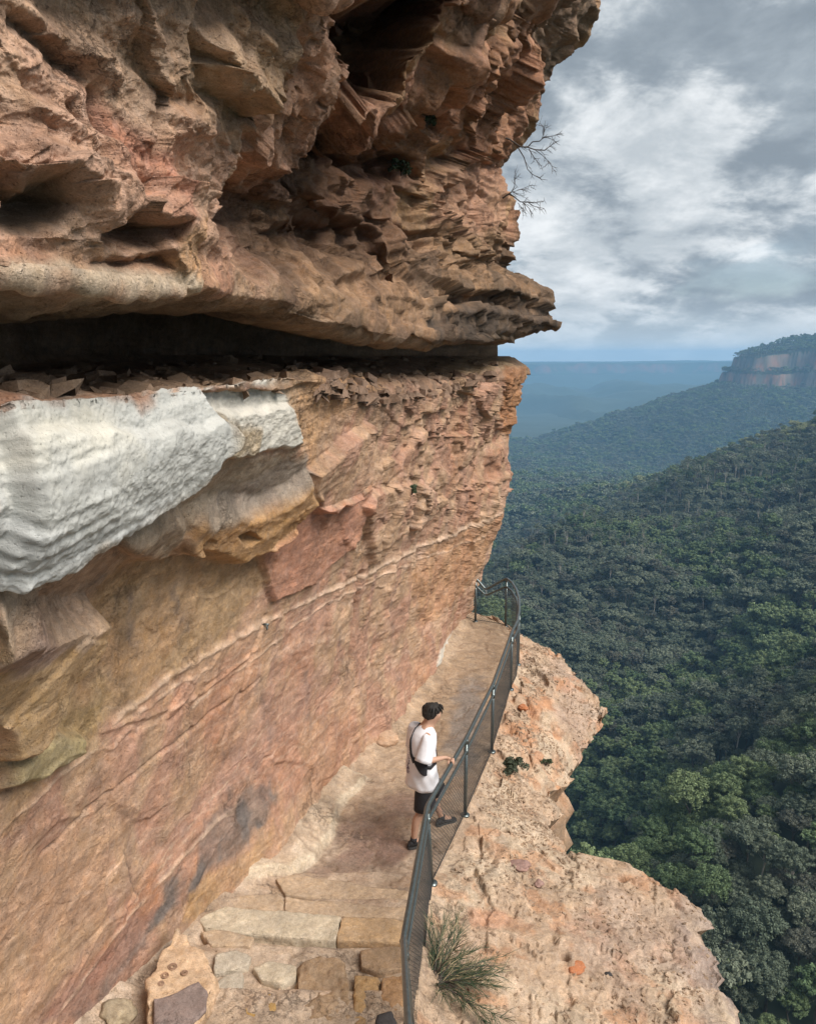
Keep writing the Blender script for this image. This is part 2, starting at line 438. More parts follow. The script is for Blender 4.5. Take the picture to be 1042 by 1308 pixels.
# picture point -> point of the bare wall (used to mark out hollows, cracks and stains in metres on the wall)
_u, _v, _d = project(CB[::3, ::3, :]); _front = ((NB[::3, ::3] * (np.array([0, 0, CAMZ]) - CB[::3, ::3])).sum(-1) > 0)
_d = np.where(_front & (_d > .1), _d, 1e6)
def wall_pt(u, v):
    e = np.hypot(_u - u, _v - v); c = (e + 14 * (_d - 2) * 0) + np.where(_d > 1e5, 1e6, 0)
    near = c < max(5.0, c.min() + 2.0)
    dd = np.where(near, _d + e * .02, 1e7); k = np.unravel_index(np.argmin(dd), dd.shape)
    return CB[::3, ::3][k]
GS, GN, GZ = Sg.ravel(), bn.ravel(), bz.ravel()
WP = CB.reshape(-1, 3)
def poly_sd(pts_px, warp=0.0, nr=.7):
    """signed distance (positive inside) of every wall vertex to a polygon marked on the wall; -9 where far"""
    P = np.array([wall_pt(*p) for p in pts_px]); s, n = xy_sn(P[:, 0], P[:, 1]); z = P[:, 2]
    m = .5
    sel = np.where((GS > s.min() - m) & (GS < s.max() + m) & (GZ > z.min() - m) & (GZ < z.max() + m) & (GN > n.min() - nr) & (GN < n.max() + nr))[0]
    a, b = GS[sel].copy(), GZ[sel].copy()
    if warp:
        a += warp * fbm(WP[sel], 3.1, 3, off=5); b += warp * fbm(WP[sel], 3.1, 3, off=25)
    d = np.full(len(sel), 9.0); ins = np.zeros(len(sel), bool); k = len(s)
    for i in range(k):
        x1, y1, x2, y2 = s[i], z[i], s[(i + 1) % k], z[(i + 1) % k]
        L2 = (x2 - x1) ** 2 + (y2 - y1) ** 2 + 1e-9
        t = np.clip(((a - x1) * (x2 - x1) + (b - y1) * (y2 - y1)) / L2, 0, 1)
        d = np.minimum(d, np.hypot(a - x1 - t * (x2 - x1), b - y1 - t * (y2 - y1)))
        c = (y1 > b) != (y2 > b)
        ins ^= c & (a < (x2 - x1) * (b - y1) / (y2 - y1 + 1e-12) + x1)
    return sel, np.where(ins, d, -d)
def line_d(pts_px, warp=0.0, reach=.5):
    P = np.array([wall_pt(*p) for p in pts_px], float)
    lo, hi = P.min(0) - reach, P.max(0) + reach
    sel = np.where(((WP > lo) & (WP < hi)).all(1))[0]
    Q = WP[sel].astype(float)
    if warp: Q = Q + warp * np.stack([fbm(WP[sel], 4, 3, off=o) for o in (1, 31, 61)], -1)
    d = np.full(len(sel), 9.0)
    for i in range(len(P) - 1):
        e = P[i + 1] - P[i]; t = np.clip(((Q - P[i]) @ e) / (e @ e + 1e-9), 0, 1)
        d = np.minimum(d, np.linalg.norm(Q - P[i] - t[:, None] * e, axis=1))
    return sel, d
# ------------------------------------------------------------------ cliff: relief
nv = len(WP)
RIDf = np.broadcast_to(rowid[:, None], bz.shape).ravel()
disp = np.zeros(nv, F32); dvec = np.zeros((nv, 3), F32)
upper = sstep(13.6, 15.5, RIDf); lower = 1 - sstep(5.0, 6.0, RIDf)
slot = sstep(8.6, 9.2, RIDf) * (1 - sstep(12.4, 13.2, RIDf))
midz = (1 - lower) * (1 - sstep(8.4, 9.0, RIDf))
tall = sstep(20.3, 21, RIDf)
Sv = np.stack([GS, GN * .7, GZ], -1).astype(F32)                   # wall coordinates
farw = sstep(-9.0, -5.0, GS)
# general unevenness
near_w = 1 - sstep(-11.8, -8.8, GS); wl0 = midz * (1 - farw)
gen = (1 - .80 * lower * (1 - .6 * farw)) * (1 - .65 * wl0)
disp += .10 * fbm(Sv, .55, 4, off=2) * gen
disp += .035 * fbm(Sv, 2.2, 4, off=9, sc=(1, 1, 1.3)) * gen
# upper mass: cavernous scoops with sharp rims, two sizes, plus layered weathering
wq = Sv + .35 * np.stack([fbm(Sv, .9, 3, off=o) for o in (3, 43, 83)], -1)
f1, f2, cid = worley(wq[:, 0] * .62, wq[:, 1] * .62, wq[:, 2] * .95)
rim = sstep(.0, .45, f2 - f1)
disp += upper * (.40 * (np.minimum(f1, .8) ** 1.5 - .4) + .05 * (1 - rim)) * (1 - .2 * tall) * (1 - .72 * near_w)
wf = Sv + .10 * np.stack([fbm(Sv, 1.6, 3, off=o) for o in (4, 44, 84)], -1)
FA = facet(wf[:, 0] * .8, wf[:, 1] * .8, wf[:, 2] * 1.1); FB_ = facet(wf[:, 0] * 2.1 + 7, wf[:, 1] * 2.1, wf[:, 2] * 2.9); FC = facet(wf[:, 0] * 5.5 + 3, wf[:, 1] * 5.5, wf[:, 2] * 7.5)
noseu = sstep(-4, -1, GS)
flk = sstep(-.1, .45, fbm(Sv, .7, 2, off=57))
disp += upper * (1 - .7 * noseu) * (.30 * (1 - .6 * near_w) * FA + (.03 + .09 * flk) * (1 - .3 * near_w) * FB_ + (.008 + .026 * flk) * FC)
disp += midz * farw * (.07 * FB_ + .018 * FC) + lower * (.012 + .05 * farw * sstep(2.5, 4.5, RIDf)) * FB_ + lower * (.006 + .012 * farw) * FC
f1b, f2b, cidb = worley(wq[:, 0] * 1.7 + 9, wq[:, 1] * 1.7, wq[:, 2] * 2.9 + 3)
gate = sstep(-.25, .35, fbm(Sv, .6, 2, off=51))
disp += upper * gate * (.22 * (f1b ** 1.5 - .33)) * (1 - .35 * near_w)
f1c, f2c, cidc = worley(wq[:, 0] * 4.3 + 2, wq[:, 1] * 4.3, wq[:, 2] * 6.5 + 7)
gate2 = sstep(-.1, .4, fbm(Sv, 1.1, 2, off=77))
disp += (upper * (.055 + .02 * near_w) + .02 * midz * farw) * gate2 * (f1c - .45)
def strata(z, f, off):
    p = np.stack([GS * .12, GN * .12, z], -1).astype(F32)
    return 1 - 2 * np.abs(perlin(p[:, 0], p[:, 1] + off, z * f))
zw = GZ + .05 * fbm(Sv, 1.3, 2, off=91)
disp += upper * .05 * (perlin(GS * .35, GN * .3, zw * 5.5) + .6 * perlin(GS * .5 + 9, GN * .3, zw * 13))
# thin beds of the slab over the slot
beds = sstep(12.2, 13, RIDf) * (1 - sstep(15.2, 16.2, RIDf)) * (.35 * sstep(-10.6, -9.4, GS) + .65 * sstep(-7.0, -4.5, GS))
bl = np.floor(zw * 8 + .8 * perlin(GS * .9, GN, zw * 2))
bj = _j[(bl.astype(np.int32) * 7) & 255, 0]
disp += beds * (.34 * (bj - .5) + .12 * perlin(GS * 2.1, bl * 3.3, zw * 0) + .05 * perlin(GS * 6, bl * 3.3, zw * 0))
# lower wall: fairly planar, fine upright flutes, flaked plates, low bedding ribs
disp += lower * (.008 * ridged(Sv, 1.1, 4, off=4, sc=(2.2, 1, .5)) + .005 * fbm(Sv, 5, 4, off=14, sc=(1.6, 1, .6)))
fl1, fl2, flc = worley(Sv[:, 0] * .9 + .3 * fbm(Sv, 1.2, 2, off=8), Sv[:, 1] * .5, Sv[:, 2] * 1.1 + .3 * fbm(Sv, 1.2, 2, off=18))
disp += lower * .040 * (_j[flc, 0] - .5) * sstep(0, .04, fl2 - fl1)
bdz = GZ + .06 * GS + .12 * fbm(Sv, .5, 2, off=33)
disp += lower * .012 * np.maximum(0, perlin(GS * .1, GN * 0, bdz * 3.2)) 
disp += lower * farw * .05 * ridged(Sv, .9, 4, off=64, sc=(2.4, 1, .55))
# white band: soft grainy layers
wl_ = midz * (1 - farw); nzz = fbm(Sv, .9, 3, off=97)
tiltz = GZ - .05 * (GS + 12) + .03 * fbm(Sv, 1.1, 3, off=95)
lgate = sstep(-.25, .45, fbm(Sv, 1.0, 3, off=93))
disp += wl_ * (.008 * fbm(Sv, 11, 4, off=203, gain=.65) + .30 * lgate * .03 * perlin(GS * 1.2, GN * .3, tiltz * 30) + (.008 + .030 * lgate) * perlin(GS * .25, GN * .3, tiltz * 4.5) + .020 * lgate * perlin(GS * .5, GN * .3, tiltz * 15 + .8 * nzz) + .005 * fbm(Sv, 16, 3, off=3))
disp += upper * near_w * (.035 * perlin(GS * .5, GN * .5, (GZ + .5 * GS) * 3.5 + 2 * nzz) + .012 * perlin(GS * 1.2, GN, (GZ + .5 * GS) * 12 + 3 * nzz))
# slot floor: broken slabs
disp += slot * .03 * fbm(Sv, 3, 4, off=71)
# far middle wall under the slab: blocky
bk1, bk2, bkc = worley(Sv[:, 0] * 1.1, Sv[:, 1], Sv[:, 2] * 1.9)
disp += (midz * farw + .5 * lower * farw * sstep(3.4, 4.4, RIDf)) * .17 * (_j[bkc, 1] - .5) * sstep(0, .05, bk2 - bk1)
# ---- marked features: hollows, blocks, cracks
def raise_poly(pts, h, soft=.06, warp=.05, bevel=None, rmax=99):
    sel, d = poly_sd(pts, warp)
    d = np.where(RIDf[sel] < rmax, d, -9)
    if bevel: disp[sel] += h * np.clip(d / bevel, 0, 1) ** .5 * (d > 0)
    else: disp[sel] += h * sstep(-soft, soft, d)
def hollow(pts, depth, soft=.06, warp=.05, up=.25):
    sel, d = poly_sd(pts, warp); c = WP[sel[d > 0]].mean(0) if (d > 0).any() else WP[sel].mean(0)
    a = c - np.array([0, 0, CAMZ]); a = a / np.linalg.norm(a); a[2] = up * .5
    a = .75 * a + .5 * np.array([-WN_[0], -WN_[1], up]); a = a / np.linalg.norm(a)
    w = depth * sstep(-soft * .4, soft, d) * (.55 + .45 * np.clip(d / .3, 0, 1))
    dvec[sel] += (w[:, None] * a[None]).astype(F32)
def crack(pts, depth=.06, w=.03, warp=.03):
    sel, d = line_d(pts, warp, .4); disp[sel] -= depth * np.exp(-(d / w) ** 2)
def rib(pts, h=.03, w=.03, warp=.02):
    sel, d = line_d(pts, warp, .4); disp[sel] += h * np.exp(-(d / w) ** 2)
raise_poly([(0, 515), (255, 499), (263, 530), (277, 553), (262, 585), (240, 612), (150, 665), (60, 716), (-20, 738)], .08, .02, .03, rmax=8.4)
raise_poly([(0, 560), (120, 552), (200, 545), (277, 545), (277, 560), (240, 612), (150, 672), (60, 715), (0, 732)], .05, .03, .04, rmax=8.2)
raise_poly([(270, 527), (372, 520), (384, 570), (300, 588), (268, 575)], .07, .03, .03, rmax=8.4)
raise_poly([(-20, 762), (104, 768), (86, 805), (62, 850), (38, 900), (4, 952), (-20, 960)], .28, .05, .05)
raise_poly([(220, 694), (236, 655), (270, 640), (330, 640), (384, 604), (390, 628), (345, 690), (290, 710)], .20, .07, .06)
raise_poly([(150, 690), (175, 672), (225, 655), (232, 690), (180, 712)], .12, .05, .05)
raise_poly([(-10, 1000), (-10, 968), (60, 932), (92, 938), (86, 962), (30, 995)], .16, .05, .02)
raise_poly([(285, 672), (300, 668), (312, 676), (296, 684)], -.10, .02, .02)
raise_poly([(460, 640), (475, 625), (530, 615), (570, 640), (500, 690), (470, 720)], .10, .03, .04)
raise_poly([(330, 690), (385, 645), (470, 620), (455, 690), (400, 745), (350, 770)], .07, .02, .02)
raise_poly([(392, 600), (440, 560), (470, 545), (465, 600), (440, 640), (395, 650)], .16, .04, .06)
# upper mass
for pts, h, sf, w in [
    ([(432, -40), (424, 30), (430, 58), (455, 74), (424, 95), (418, 112), (470, 112), (502, 100), (528, 62), (560, 22), (610, -40)], -1.9, .10, .06),
    ([(402, 182), (432, 172), (470, 190), (530, 206), (542, 224), (482, 236), (420, 214)], -.75, .12, .08),
    ([(-20, 226), (46, 226), (74, 262), (60, 292), (-20, 286)], -.5, .10, .05),
    ([(106, 294), (150, 276), (216, 282), (220, 306), (172, 318), (122, 316)], -.34, .07, .04),
    ([(110, 342), (216, 322), (226, 340), (160, 350)], -.30, .06, .04),
    ([(195, 98), (222, 96), (248, 116), (236, 144), (206, 134)], -.18, .06, .03),
    ([(352, 305), (400, 290), (440, 300), (430, 325), (380, 330)], -.35, .10, .08),
    ([(560, 345), (600, 330), (640, 340), (650, 352), (600, 352)], -.35, .08, .05),
    ([(545, 140), (566, 140), (566, 172), (545, 176)], -.25, .06, .04),
    ([(480, 200), (520, 200), (520, 236), (486, 236)], -.2, .06, .04),
    ([(286, 215), (330, 192), (400, 245), (470, 298), (505, 345), (430, 374), (330, 352), (282, 305)], -.50, .16, .08),
    ([(500, 282), (562, 300), (602, 332), (540, 347)], -.30, .10, .06),
    ([(440, 302), (470, 272), (502, 290), (482, 322)], -.30, .06, .05),
    ([(300, 332), (350, 320), (372, 345), (320, 360)], -.28, .06, .05),
    ([(560, 382), (640, 374), (694, 388), (640, 400), (570, 398)], -.30, .05, .04),
    ([(420, 366), (500, 352), (524, 372), (440, 386)], -.32, .06, .05),
    ([(330, 215), (372, 190), (402, 210), (352, 242)], -.25, .08, .05),
    ([(540, 205), (600, 200), (640, 215), (600, 222)], -.2, .05, .04),
    ([(320, 110), (360, 60), (352, 30), (310, 20), (250, 40), (260, 110)], .16, .08, .06),
    ([(262, 110), (345, 100), (355, 128), (300, 150), (250, 130)], -.22, .10, .05),
    ([(0, 120), (60, 140), (140, 190), (170, 260), (120, 280), (60, 225), (0, 222)], .10, .05, .05),
    ([(560, 60), (650, 40), (690, 60), (680, 120), (640, 200), (590, 190), (570, 120)], .14, .05, .05)]:
    (raise_poly if h > 0 else (lambda p, q, f, g: hollow(p, -q, f, g)))(pts, h, sf, w)
CRACKS = []
for pts, dp, w in [
    ([(456, 735), (453, 790), (447, 850)], .10, .05), ([(530, 620), (520, 680)], .16, .07), ([(590, 620), (586, 660)], .14, .07),
    ([(345, 790), (300, 905), (288, 940)], .04, .03), ([(128, 120), (138, 165), (150, 210)], .10, .03),
    ([(100, 140), (118, 185), (110, 210)], .08, .03), ([(20, 20), (50, 50), (120, 95)], .05, .03),
    ([(4, 952), (38, 900), (62, 850), (86, 805), (104, 768)], .08, .04), ([(150, 672), (150, 695), (160, 710)], .08, .02),
    ([(60, 1095), (110, 1040), (190, 970), (260, 920), (330, 870)], .05, .018), ([(160, 1090), (180, 1150), (165, 1200)], .012, .015),
    ([(370, 640), (350, 720), (345, 760)], .05, .02), ([(505, 620), (480, 690), (476, 720)], .10, .04),
    ([(268, 250), (262, 300), (270, 372)], .16, .05), ([(640, 500), (620, 590)], .06, .03), ([(560, 540), (540, 600), (530, 640)], .08, .04),
    ([(262, 500), (264, 528), (272, 545)], .0, .025)]:
    crack(pts, dp, w); CRACKS.append((pts, w))
for pts, h, w in [
    ([(150, 920), (230, 860), (300, 815), (380, 775), (440, 745), (520, 705), (600, 672), (636, 652)], .022, .03),
    ([(240, 905), (330, 840), (420, 772), (500, 730), (600, 690), (632, 672)], .012, .015),
    ([(0, 1060), (90, 985), (190, 905), (270, 850)], .012, .02), ([(130, 935), (220, 905), (265, 880), (330, 830)], .02, .02),
    ([(80, 1300), (140, 1200), (220, 1110), (300, 1030)], .012, .02), ([(330, 1130), (400, 1030), (470, 960), (560, 860)], .03, .05),
    ([(0, 345), (130, 362), (235, 374)], .05, .04)]:
    rib(pts, h, w)
# fine roughness everywhere
disp += .010 * fbm(Sv, 9, 4, off=6, gain=.6) * (1 + upper) * (1 - .8 * wl0 - .65 * lower * (1 - farw))
disp *= np.where(RIDf < 1.0, .3, 1.0)
gfade = np.concatenate([np.ones(ncol), np.linspace(1, .6, nwrap)])
disp = disp * np.broadcast_to(gfade[None], bz.shape).ravel()
CV = CB + NB * disp.reshape(bz.shape)[..., None] + dvec.reshape(*bz.shape, 3)
CV[..., 2] = np.where((RID > 8.8) & (RID <= 10.2), np.minimum(CV[..., 2], CAMZ + .03), CV[..., 2])

# ------------------------------------------------------------------ cliff: colour of the stone, with shade painted in under the overhang
C = np.zeros((nv, 3), F32)
def col(*c): return np.array(c, F32)
na = fbm(Sv, .8, 4, off=101); nb = fbm(Sv, 2.3, 4, off=111, sc=(1, 1, .6)); ncn = fbm(Sv, .45, 3, off=131)
pink, tan_, ochre, brown = col(.40, .235, .165), col(.42, .275, .18), col(.42, .26, .105), col(.27, .155, .10)
C[:] = mix(pink, tan_, sstep(-.3, .4, nb)[:, None])
C = mix(C, col(.50, .33, .22), (sstep(.15, .6, na) * .6)[:, None])
C = mix(C, col(.40, .20, .12), (sstep(.1, .6, ncn) * .45)[:, None])
# upper mass: browner with red-pink faces
up = mix(col(.30, .165, .10), col(.42, .225, .15), sstep(-.25, .35, nb)[:, None])
up = mix(up, col(.40, .26, .15), (sstep(.0, .5, na) * .7)[:, None])
up = mix(up, col(.16, .115, .085), (sstep(.15, .65, fbm(Sv, .7, 4, off=151)) * .6 * (1 - .7 * near_w))[:, None])
up = mix(up, mix(col(.52, .32, .225), col(.55, .375, .265), sstep(-.2, .3, na)[:, None]), (.8 * near_w)[:, None])
C = mix(C, up, upper[:, None])
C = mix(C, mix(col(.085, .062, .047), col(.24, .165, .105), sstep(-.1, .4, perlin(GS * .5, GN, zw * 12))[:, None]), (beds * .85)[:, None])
und_shade = sstep(11.3, 11.8, RIDf) * (1 - sstep(12.55, 12.95, RIDf))  # underside of the overhang: its shade is put into the stone colour
C = mix(C, mix(col(.11, .075, .05), col(.22, .14, .085), sstep(-.2, .4, nb)[:, None]), (und_shade * .9)[:, None])
lip_shade = sstep(12.4, 12.8, RIDf) * (1 - sstep(15.0, 16.4, RIDf)) * sstep(-10.9, -10.2, GS)  # lip right of the step: shade painted as darker brown
C = mix(C, mix(col(.15, .10, .065), col(.30, .185, .11), sstep(-.25, .3, na + .5 * nb)[:, None]), (lip_shade * .75)[:, None])
C = mix(C, col(.30, .21, .14), (slot * .8)[:, None])
# bedding veins on the lower wall
vein = sstep(.55, .85, 1 - np.abs(perlin(GS * .12, GN * 0, bdz * 4.0 + .3 * nb)) * 6)
C = mix(C, col(.60, .42, .31), (vein * lower * .30)[:, None])
rx = fbm(Sv, 1.4, 4, off=171, sc=(2.5, 1, .5))
C = mix(C, col(.29, .185, .15), (sstep(.25, .7, rx) * lower * .35)[:, None])
def paint(pts, c, k=1.0, soft=.06, warp=.10, nr=.7, nz=0.0, rmax=99):
    global C
    sel, d = poly_sd(pts, warp, nr); w = sstep(-soft, soft, np.where(RIDf[sel] < rmax, d, -9)) * k
    if nz: w = w * (1 - nz + nz * sstep(-.2, .3, nb[sel]))
    C[sel] = mix(C[sel], np.asarray(c, F32), w[:, None])
def paint_line(pts, c, w=.03, k=.8, warp=.04):
    global C
    sel, d = line_d(pts, warp, .4); a = np.exp(-(d / w) ** 2) * k
    C[sel] = mix(C[sel], np.asarray(c, F32), a[:, None])
# yellow-brown alcove and the ochre blocks
paint([(0, 980), (30, 905), (60, 850), (105, 775), (150, 720), (240, 690), (330, 690), (350, 730), (300, 800), (230, 860), (130, 935), (60, 1000), (0, 1060)], (.40, .27, .155), .8, .12, .15)
paint([(0, 970), (60, 900), (140, 890), (130, 935), (40, 990)], (.36, .255, .13), .6, .1, .15, nz=.5)
paint([(60, 860), (110, 800), (200, 760), (260, 790), (200, 850), (100, 880)], (.37, .215, .12), .5, .15, .2, nz=.6)
paint([(150, 760), (200, 740), (215, 790), (170, 830)], (.20, .15, .10), .5, .1, .15, nz=.8)
paint([(-20, 762), (104, 768), (86, 805), (62, 850), (38, 900), (4, 952), (-20, 960)], (.43, .29, .155), .8, .06, .1)
paint([(-20, 752), (60, 740), (150, 690), (180, 700), (100, 772), (40, 800), (-20, 830)], (.46, .33, .24), .8, .05, .1)
paint([(-20, 775), (50, 760), (30, 800), (-20, 815)], (.30, .20, .17), .7, .05, .08)
paint([(220, 694), (236, 655), (270, 640), (330, 640), (384, 604), (390, 628), (345, 690), (290, 710)], (.43, .255, .125), .85, .05, .06)
paint([(236, 648), (262, 630), (330, 592), (392, 585), (390, 604), (330, 640), (250, 660)], (.27, .23, .19), .85, .04, .05)
paint([(150, 690), (175, 660), (240, 620), (262, 600), (300, 590), (380, 580), (330, 610), (240, 650), (200, 700)], (.36, .285, .21), .85, .05, .05)
paint([(-10, 1000), (-10, 966), (60, 930), (92, 938), (86, 964), (30, 998)], (.34, .28, .16), .8, .05, .05)
# white leached band
paint([(-40, 522), (120, 512), (257, 497), (264, 530), (278, 553), (262, 585), (240, 612), (150, 662), (60, 714), (-40, 742)], (.47, .465, .435), 1.0, .05, .09, nr=.9, rmax=8.6)
paint([(-40, 640), (60, 670), (150, 640), (200, 625), (140, 672), (60, 710), (-40, 730)], (.54, .54, .525), .8, .08, .12)
paint([(-20, 765), (60, 735), (150, 688), (245, 625), (255, 600), (150, 655), (60, 705), (-20, 728)], (.45, .38, .30), .7, .06, .08)
paint([(0, 535), (120, 525), (150, 560), (60, 590), (0, 590)], (.58, .54, .45), .6, .12, .15)
paint([(262, 492), (376, 489), (384, 545), (378, 572), (300, 586), (268, 572)], (.55, .53, .47), .9, .03, .04, rmax=8.6)
paint([(268, 535), (330, 545), (320, 586), (270, 578)], (.40, .30, .19), .8, .05, .05)
paint([(372, 490), (412, 480), (410, 560), (385, 575)], (.47, .31, .19), .9, .04, .05)
paint([(376, 480), (450, 475), (470, 520), (430, 530), (410, 560), (395, 600), (384, 560)], (.45, .275, .16), .8, .05, .06)
# grey lichen stains low on the wall, pink sheet above them
paint([(240, 1110), (262, 1050), (300, 1010), (352, 998), (350, 1040), (300, 1090), (262, 1120), (240, 1140)], (.155, .135, .125), .95, .07, .14, nz=.35)
paint([(60, 1308), (115, 1235), (170, 1180), (232, 1120), (228, 1150), (190, 1200), (120, 1300)], (.16, .14, .13), .9, .06, .14, nz=.4)
for q in ([(330, 880), (345, 940), (320, 990)], [(430, 800), (436, 860)], [(285, 960), (292, 1010)], [(390, 860), (398, 930)], [(500, 760), (506, 830)], [(170, 760), (180, 830)], [(230, 740), (238, 800)]):
    paint_line(q, (.19, .145, .12), .05, .6, .10)
paint([(232, 1180), (240, 1140), (330, 1080), (350, 1050), (340, 1100), (262, 1170)], (.40, .26, .13), .6, .05, .08, nz=.3)
paint([(30, 1308), (140, 1170), (260, 1010), (345, 890), (420, 840), (400, 900), (330, 985), (240, 1050), (160, 1130), (100, 1250), (50, 1330)], (.40, .245, .19), .5, .15, .15)
paint([(-20, 1308), (-20, 1060), (60, 1070), (140, 1050), (150, 1130), (80, 1250), (20, 1330)], (.44, .285, .18), .6, .12, .15)
paint([(60, 1308), (150, 1170), (210, 1090), (190, 1180), (110, 1290)], (.46, .20, .12), .5, .08, .12, nz=.5)
paint([(330, 690), (385, 645), (470, 620), (455, 690), (400, 745), (350, 770)], (.43, .22, .15), .8, .04, .05)
paint([(560, 690), (640, 650), (640, 690), (600, 750), (540, 800), (520, 740)], (.47, .255, .135), .5, .1, .1)
paint([(640, 470), (676, 465), (672, 520), (655, 560), (640, 540)], (.40, .19, .09), .7, .06, .06)
paint([(440, 470), (540, 460), (560, 500), (500, 545), (440, 520)], (.26, .17, .12), .6, .08, .1, nz=.5)
paint([(560, 455), (650, 445), (660, 470), (560, 475)], (.40, .29, .18), .6, .05, .06)
# upper left: pink-red face, pale orange flake, pale lip
paint([(0, 40), (100, 60), (160, 150), (200, 200), (235, 240), (220, 300), (110, 290), (60, 225), (0, 220)], (.47, .28, .20), .6, .12, .15)
paint([(110, 100), (160, 120), (240, 230), (225, 255), (160, 250), (120, 190)], (.42, .17, .11), .6, .12, .15)
paint([(222, 290), (262, 280), (270, 372), (235, 372), (216, 330)], (.52, .315, .18), .9, .04, .05)
paint([(-20, 335), (130, 345), (262, 352), (268, 374), (236, 381), (130, 370), (-20, 355)], (.52, .42, .31), .85, .03, .04)
paint([(0, 225), (60, 230), (75, 262), (60, 292), (0, 286)], (.26, .21, .15), .7, .05, .08)
paint([(180, 60), (350, 40), (370, 110), (330, 150), (240, 150)], (.34, .23, .14), .6, .1, .12)
paint([(560, 60), (650, 40), (690, 60), (680, 120), (640, 205), (590, 190), (570, 120)], (.35, .18, .11), .7, .08, .08)
paint([(560, 215), (640, 215), (650, 280), (600, 295), (540, 285)], (.40, .235, .16), .7, .08, .08)
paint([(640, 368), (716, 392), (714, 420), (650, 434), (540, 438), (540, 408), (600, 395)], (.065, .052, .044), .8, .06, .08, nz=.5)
paint([(690, -20), (760, -20), (735, 50), (700, 110), (685, 60)], (.21, .15, .105), .8, .06, .06)
for pts, w in [([(150, 920), (230, 860), (300, 815), (380, 775), (440, 745), (520, 705), (600, 672), (636, 652)], .03), ([(380, 775), (440, 745), (520, 705), (600, 672), (636, 652)], .05),
               ([(240, 905), (330, 840), (420, 772), (500, 730), (600, 690), (632, 672)], .02), ([(0, 1060), (90, 985), (190, 905), (270, 850)], .02),
               ([(330, 1130), (400, 1030), (470, 960), (560, 860)], .06), ([(80, 1300), (140, 1200), (220, 1110), (300, 1030)], .025),
               ([(200, 1100), (290, 1000), (360, 905)], .015), ([(150, 1180), (210, 1100), (250, 1060)], .015)]:
    paint_line(pts, (.62, .45, .33), w, .6)
for pts, w in CRACKS: paint_line(pts, (.12, .085, .065), w * .55, .7, .03)
paint([(548, 870), (555, 830), (578, 806), (580, 820), (562, 850)], (.62, .58, .50), .9, .04, .03)
wm = np.clip((C.min(1) - .34) / .08, 0, 1)            # leached white stone: thin grey laminae, fewer spots
lam = sstep(.05, .5, perlin(GS * .8, GN, tiltz * 24 + 1.5 * nzz)) * .55 + sstep(.15, .6, perlin(GS * .4, GN, tiltz * 6 + 1.0 * nzz)) * .6
C = mix(C, col(.25, .245, .225), (wm * (.25 + .45 * lgate) * lam)[:, None])
C = mix(C, col(.14, .082, .056), (upper * sstep(-11.0, -9.8, GS) * sstep(-6.2, -8.0, GS) * sstep(18.2, 16.2, RIDf) * (.55 + .35 * sstep(-.2, .3, nb)))[:, None])  # middle recess of the upper mass: shade painted into the colour
C *= (1 + .22 * fbm(Sv, 5, 5, off=201, gain=.6) * (1 - .6 * wm))[:, None]
C = np.clip(C, .03, .75)
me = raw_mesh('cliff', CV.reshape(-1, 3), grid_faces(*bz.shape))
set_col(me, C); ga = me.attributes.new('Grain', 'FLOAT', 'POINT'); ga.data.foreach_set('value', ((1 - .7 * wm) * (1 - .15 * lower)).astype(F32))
ROCK = rock_mat('sandstone', True, bumpd=.04)
me.materials.append(ROCK)
cliff = tag(obj('cliff', me), 'layered red and brown sandstone cliff leaning over the walking track', 'cliff', kind='structure')
print('cliff verts', nv)
# ------------------------------------------------------------------ ledge: path inside the fence, bare shelf outside
FENCE_PX = [((533, 1290), .25), ((545, 1180), .08), ((552, 1135), 0), ((572, 1092), 0), ((595, 1042), 0), ((628, 960), 0), ((652, 881), 0)]
FB = [on_z(u, v, z) for (u, v), z in FENCE_PX]
FB = [(.0, 4.2, .6), (.02, 4.9, .4)] + [tuple(p) for p in FB] + [(1.93, 13.8, 0), (2.05, 14.8, 0), (2.07, 15.5, 0), (1.99, 16.05, 0)]
FB = np.array(FB)
EDGE_PX = [((955, 1308), -.50), ((932, 1240), -.5), ((895, 1160), -.45), ((850, 1127), -.40), ((800, 1108), -.34), ((756, 1098), -.30), ((709, 1083), -.30), ((708, 1030), -.5), ((712, 1000), -.75),
           ((750, 950), -.80), ((768, 914), -.60), ((745, 870), -.40), ((720, 835), -.30), ((690, 818), -.25), ((668, 806), -.2)]
EP = np.array([on_z(u, v, z) for (u, v), z in EDGE_PX])
EP = np.concatenate([[[2.6, 2.0, -.5], [2.9, 4.5, -.5]], EP, [[2.0, 16.9, -.2], [1.2, 17.6, -.2], [.2, 18.0, -.3]]])
o = np.argsort(EP[:, 1]); EP = EP[o]
yr = [2.0]
while yr[-1] < 18.0: yr.append(yr[-1] + max(.014, .0022 * yr[-1]))
yr = np.array(yr); NY = len(yr)
bxy = np.array([sn_xy(s, n) for s, n in zip(BASE_S, BASE_N)]); bo = np.argsort(bxy[:, 1]); bxy = bxy[bo]
xw = np.interp(yr, np.concatenate([[2.0], bxy[:, 1], [17.2, 18.2]]), np.concatenate([[-3.3], bxy[:, 0], [1.15, .2]])) - .25
xf = np.interp(yr, np.concatenate([FB[:, 1], [16.6, 17.6]]), np.concatenate([FB[:, 0], [1.7, .7]]))
xe = np.interp(yr, EP[:, 1], EP[:, 0]); ze = np.interp(yr, EP[:, 1], EP[:, 2])
xe = xe + .10 * perlin(yr * 1.3, yr * 0, yr * 0) + .05 * perlin(yr * 4.1, yr * 0 + 3, yr * 0) + .03 * perlin(yr * 11, yr * 0 + 9, yr * 0)
jq = facet(yr * 1.7, yr * 0 + .5, yr * 0); jq2 = facet(yr * 5.1, yr * 0 + .5, yr * 0)
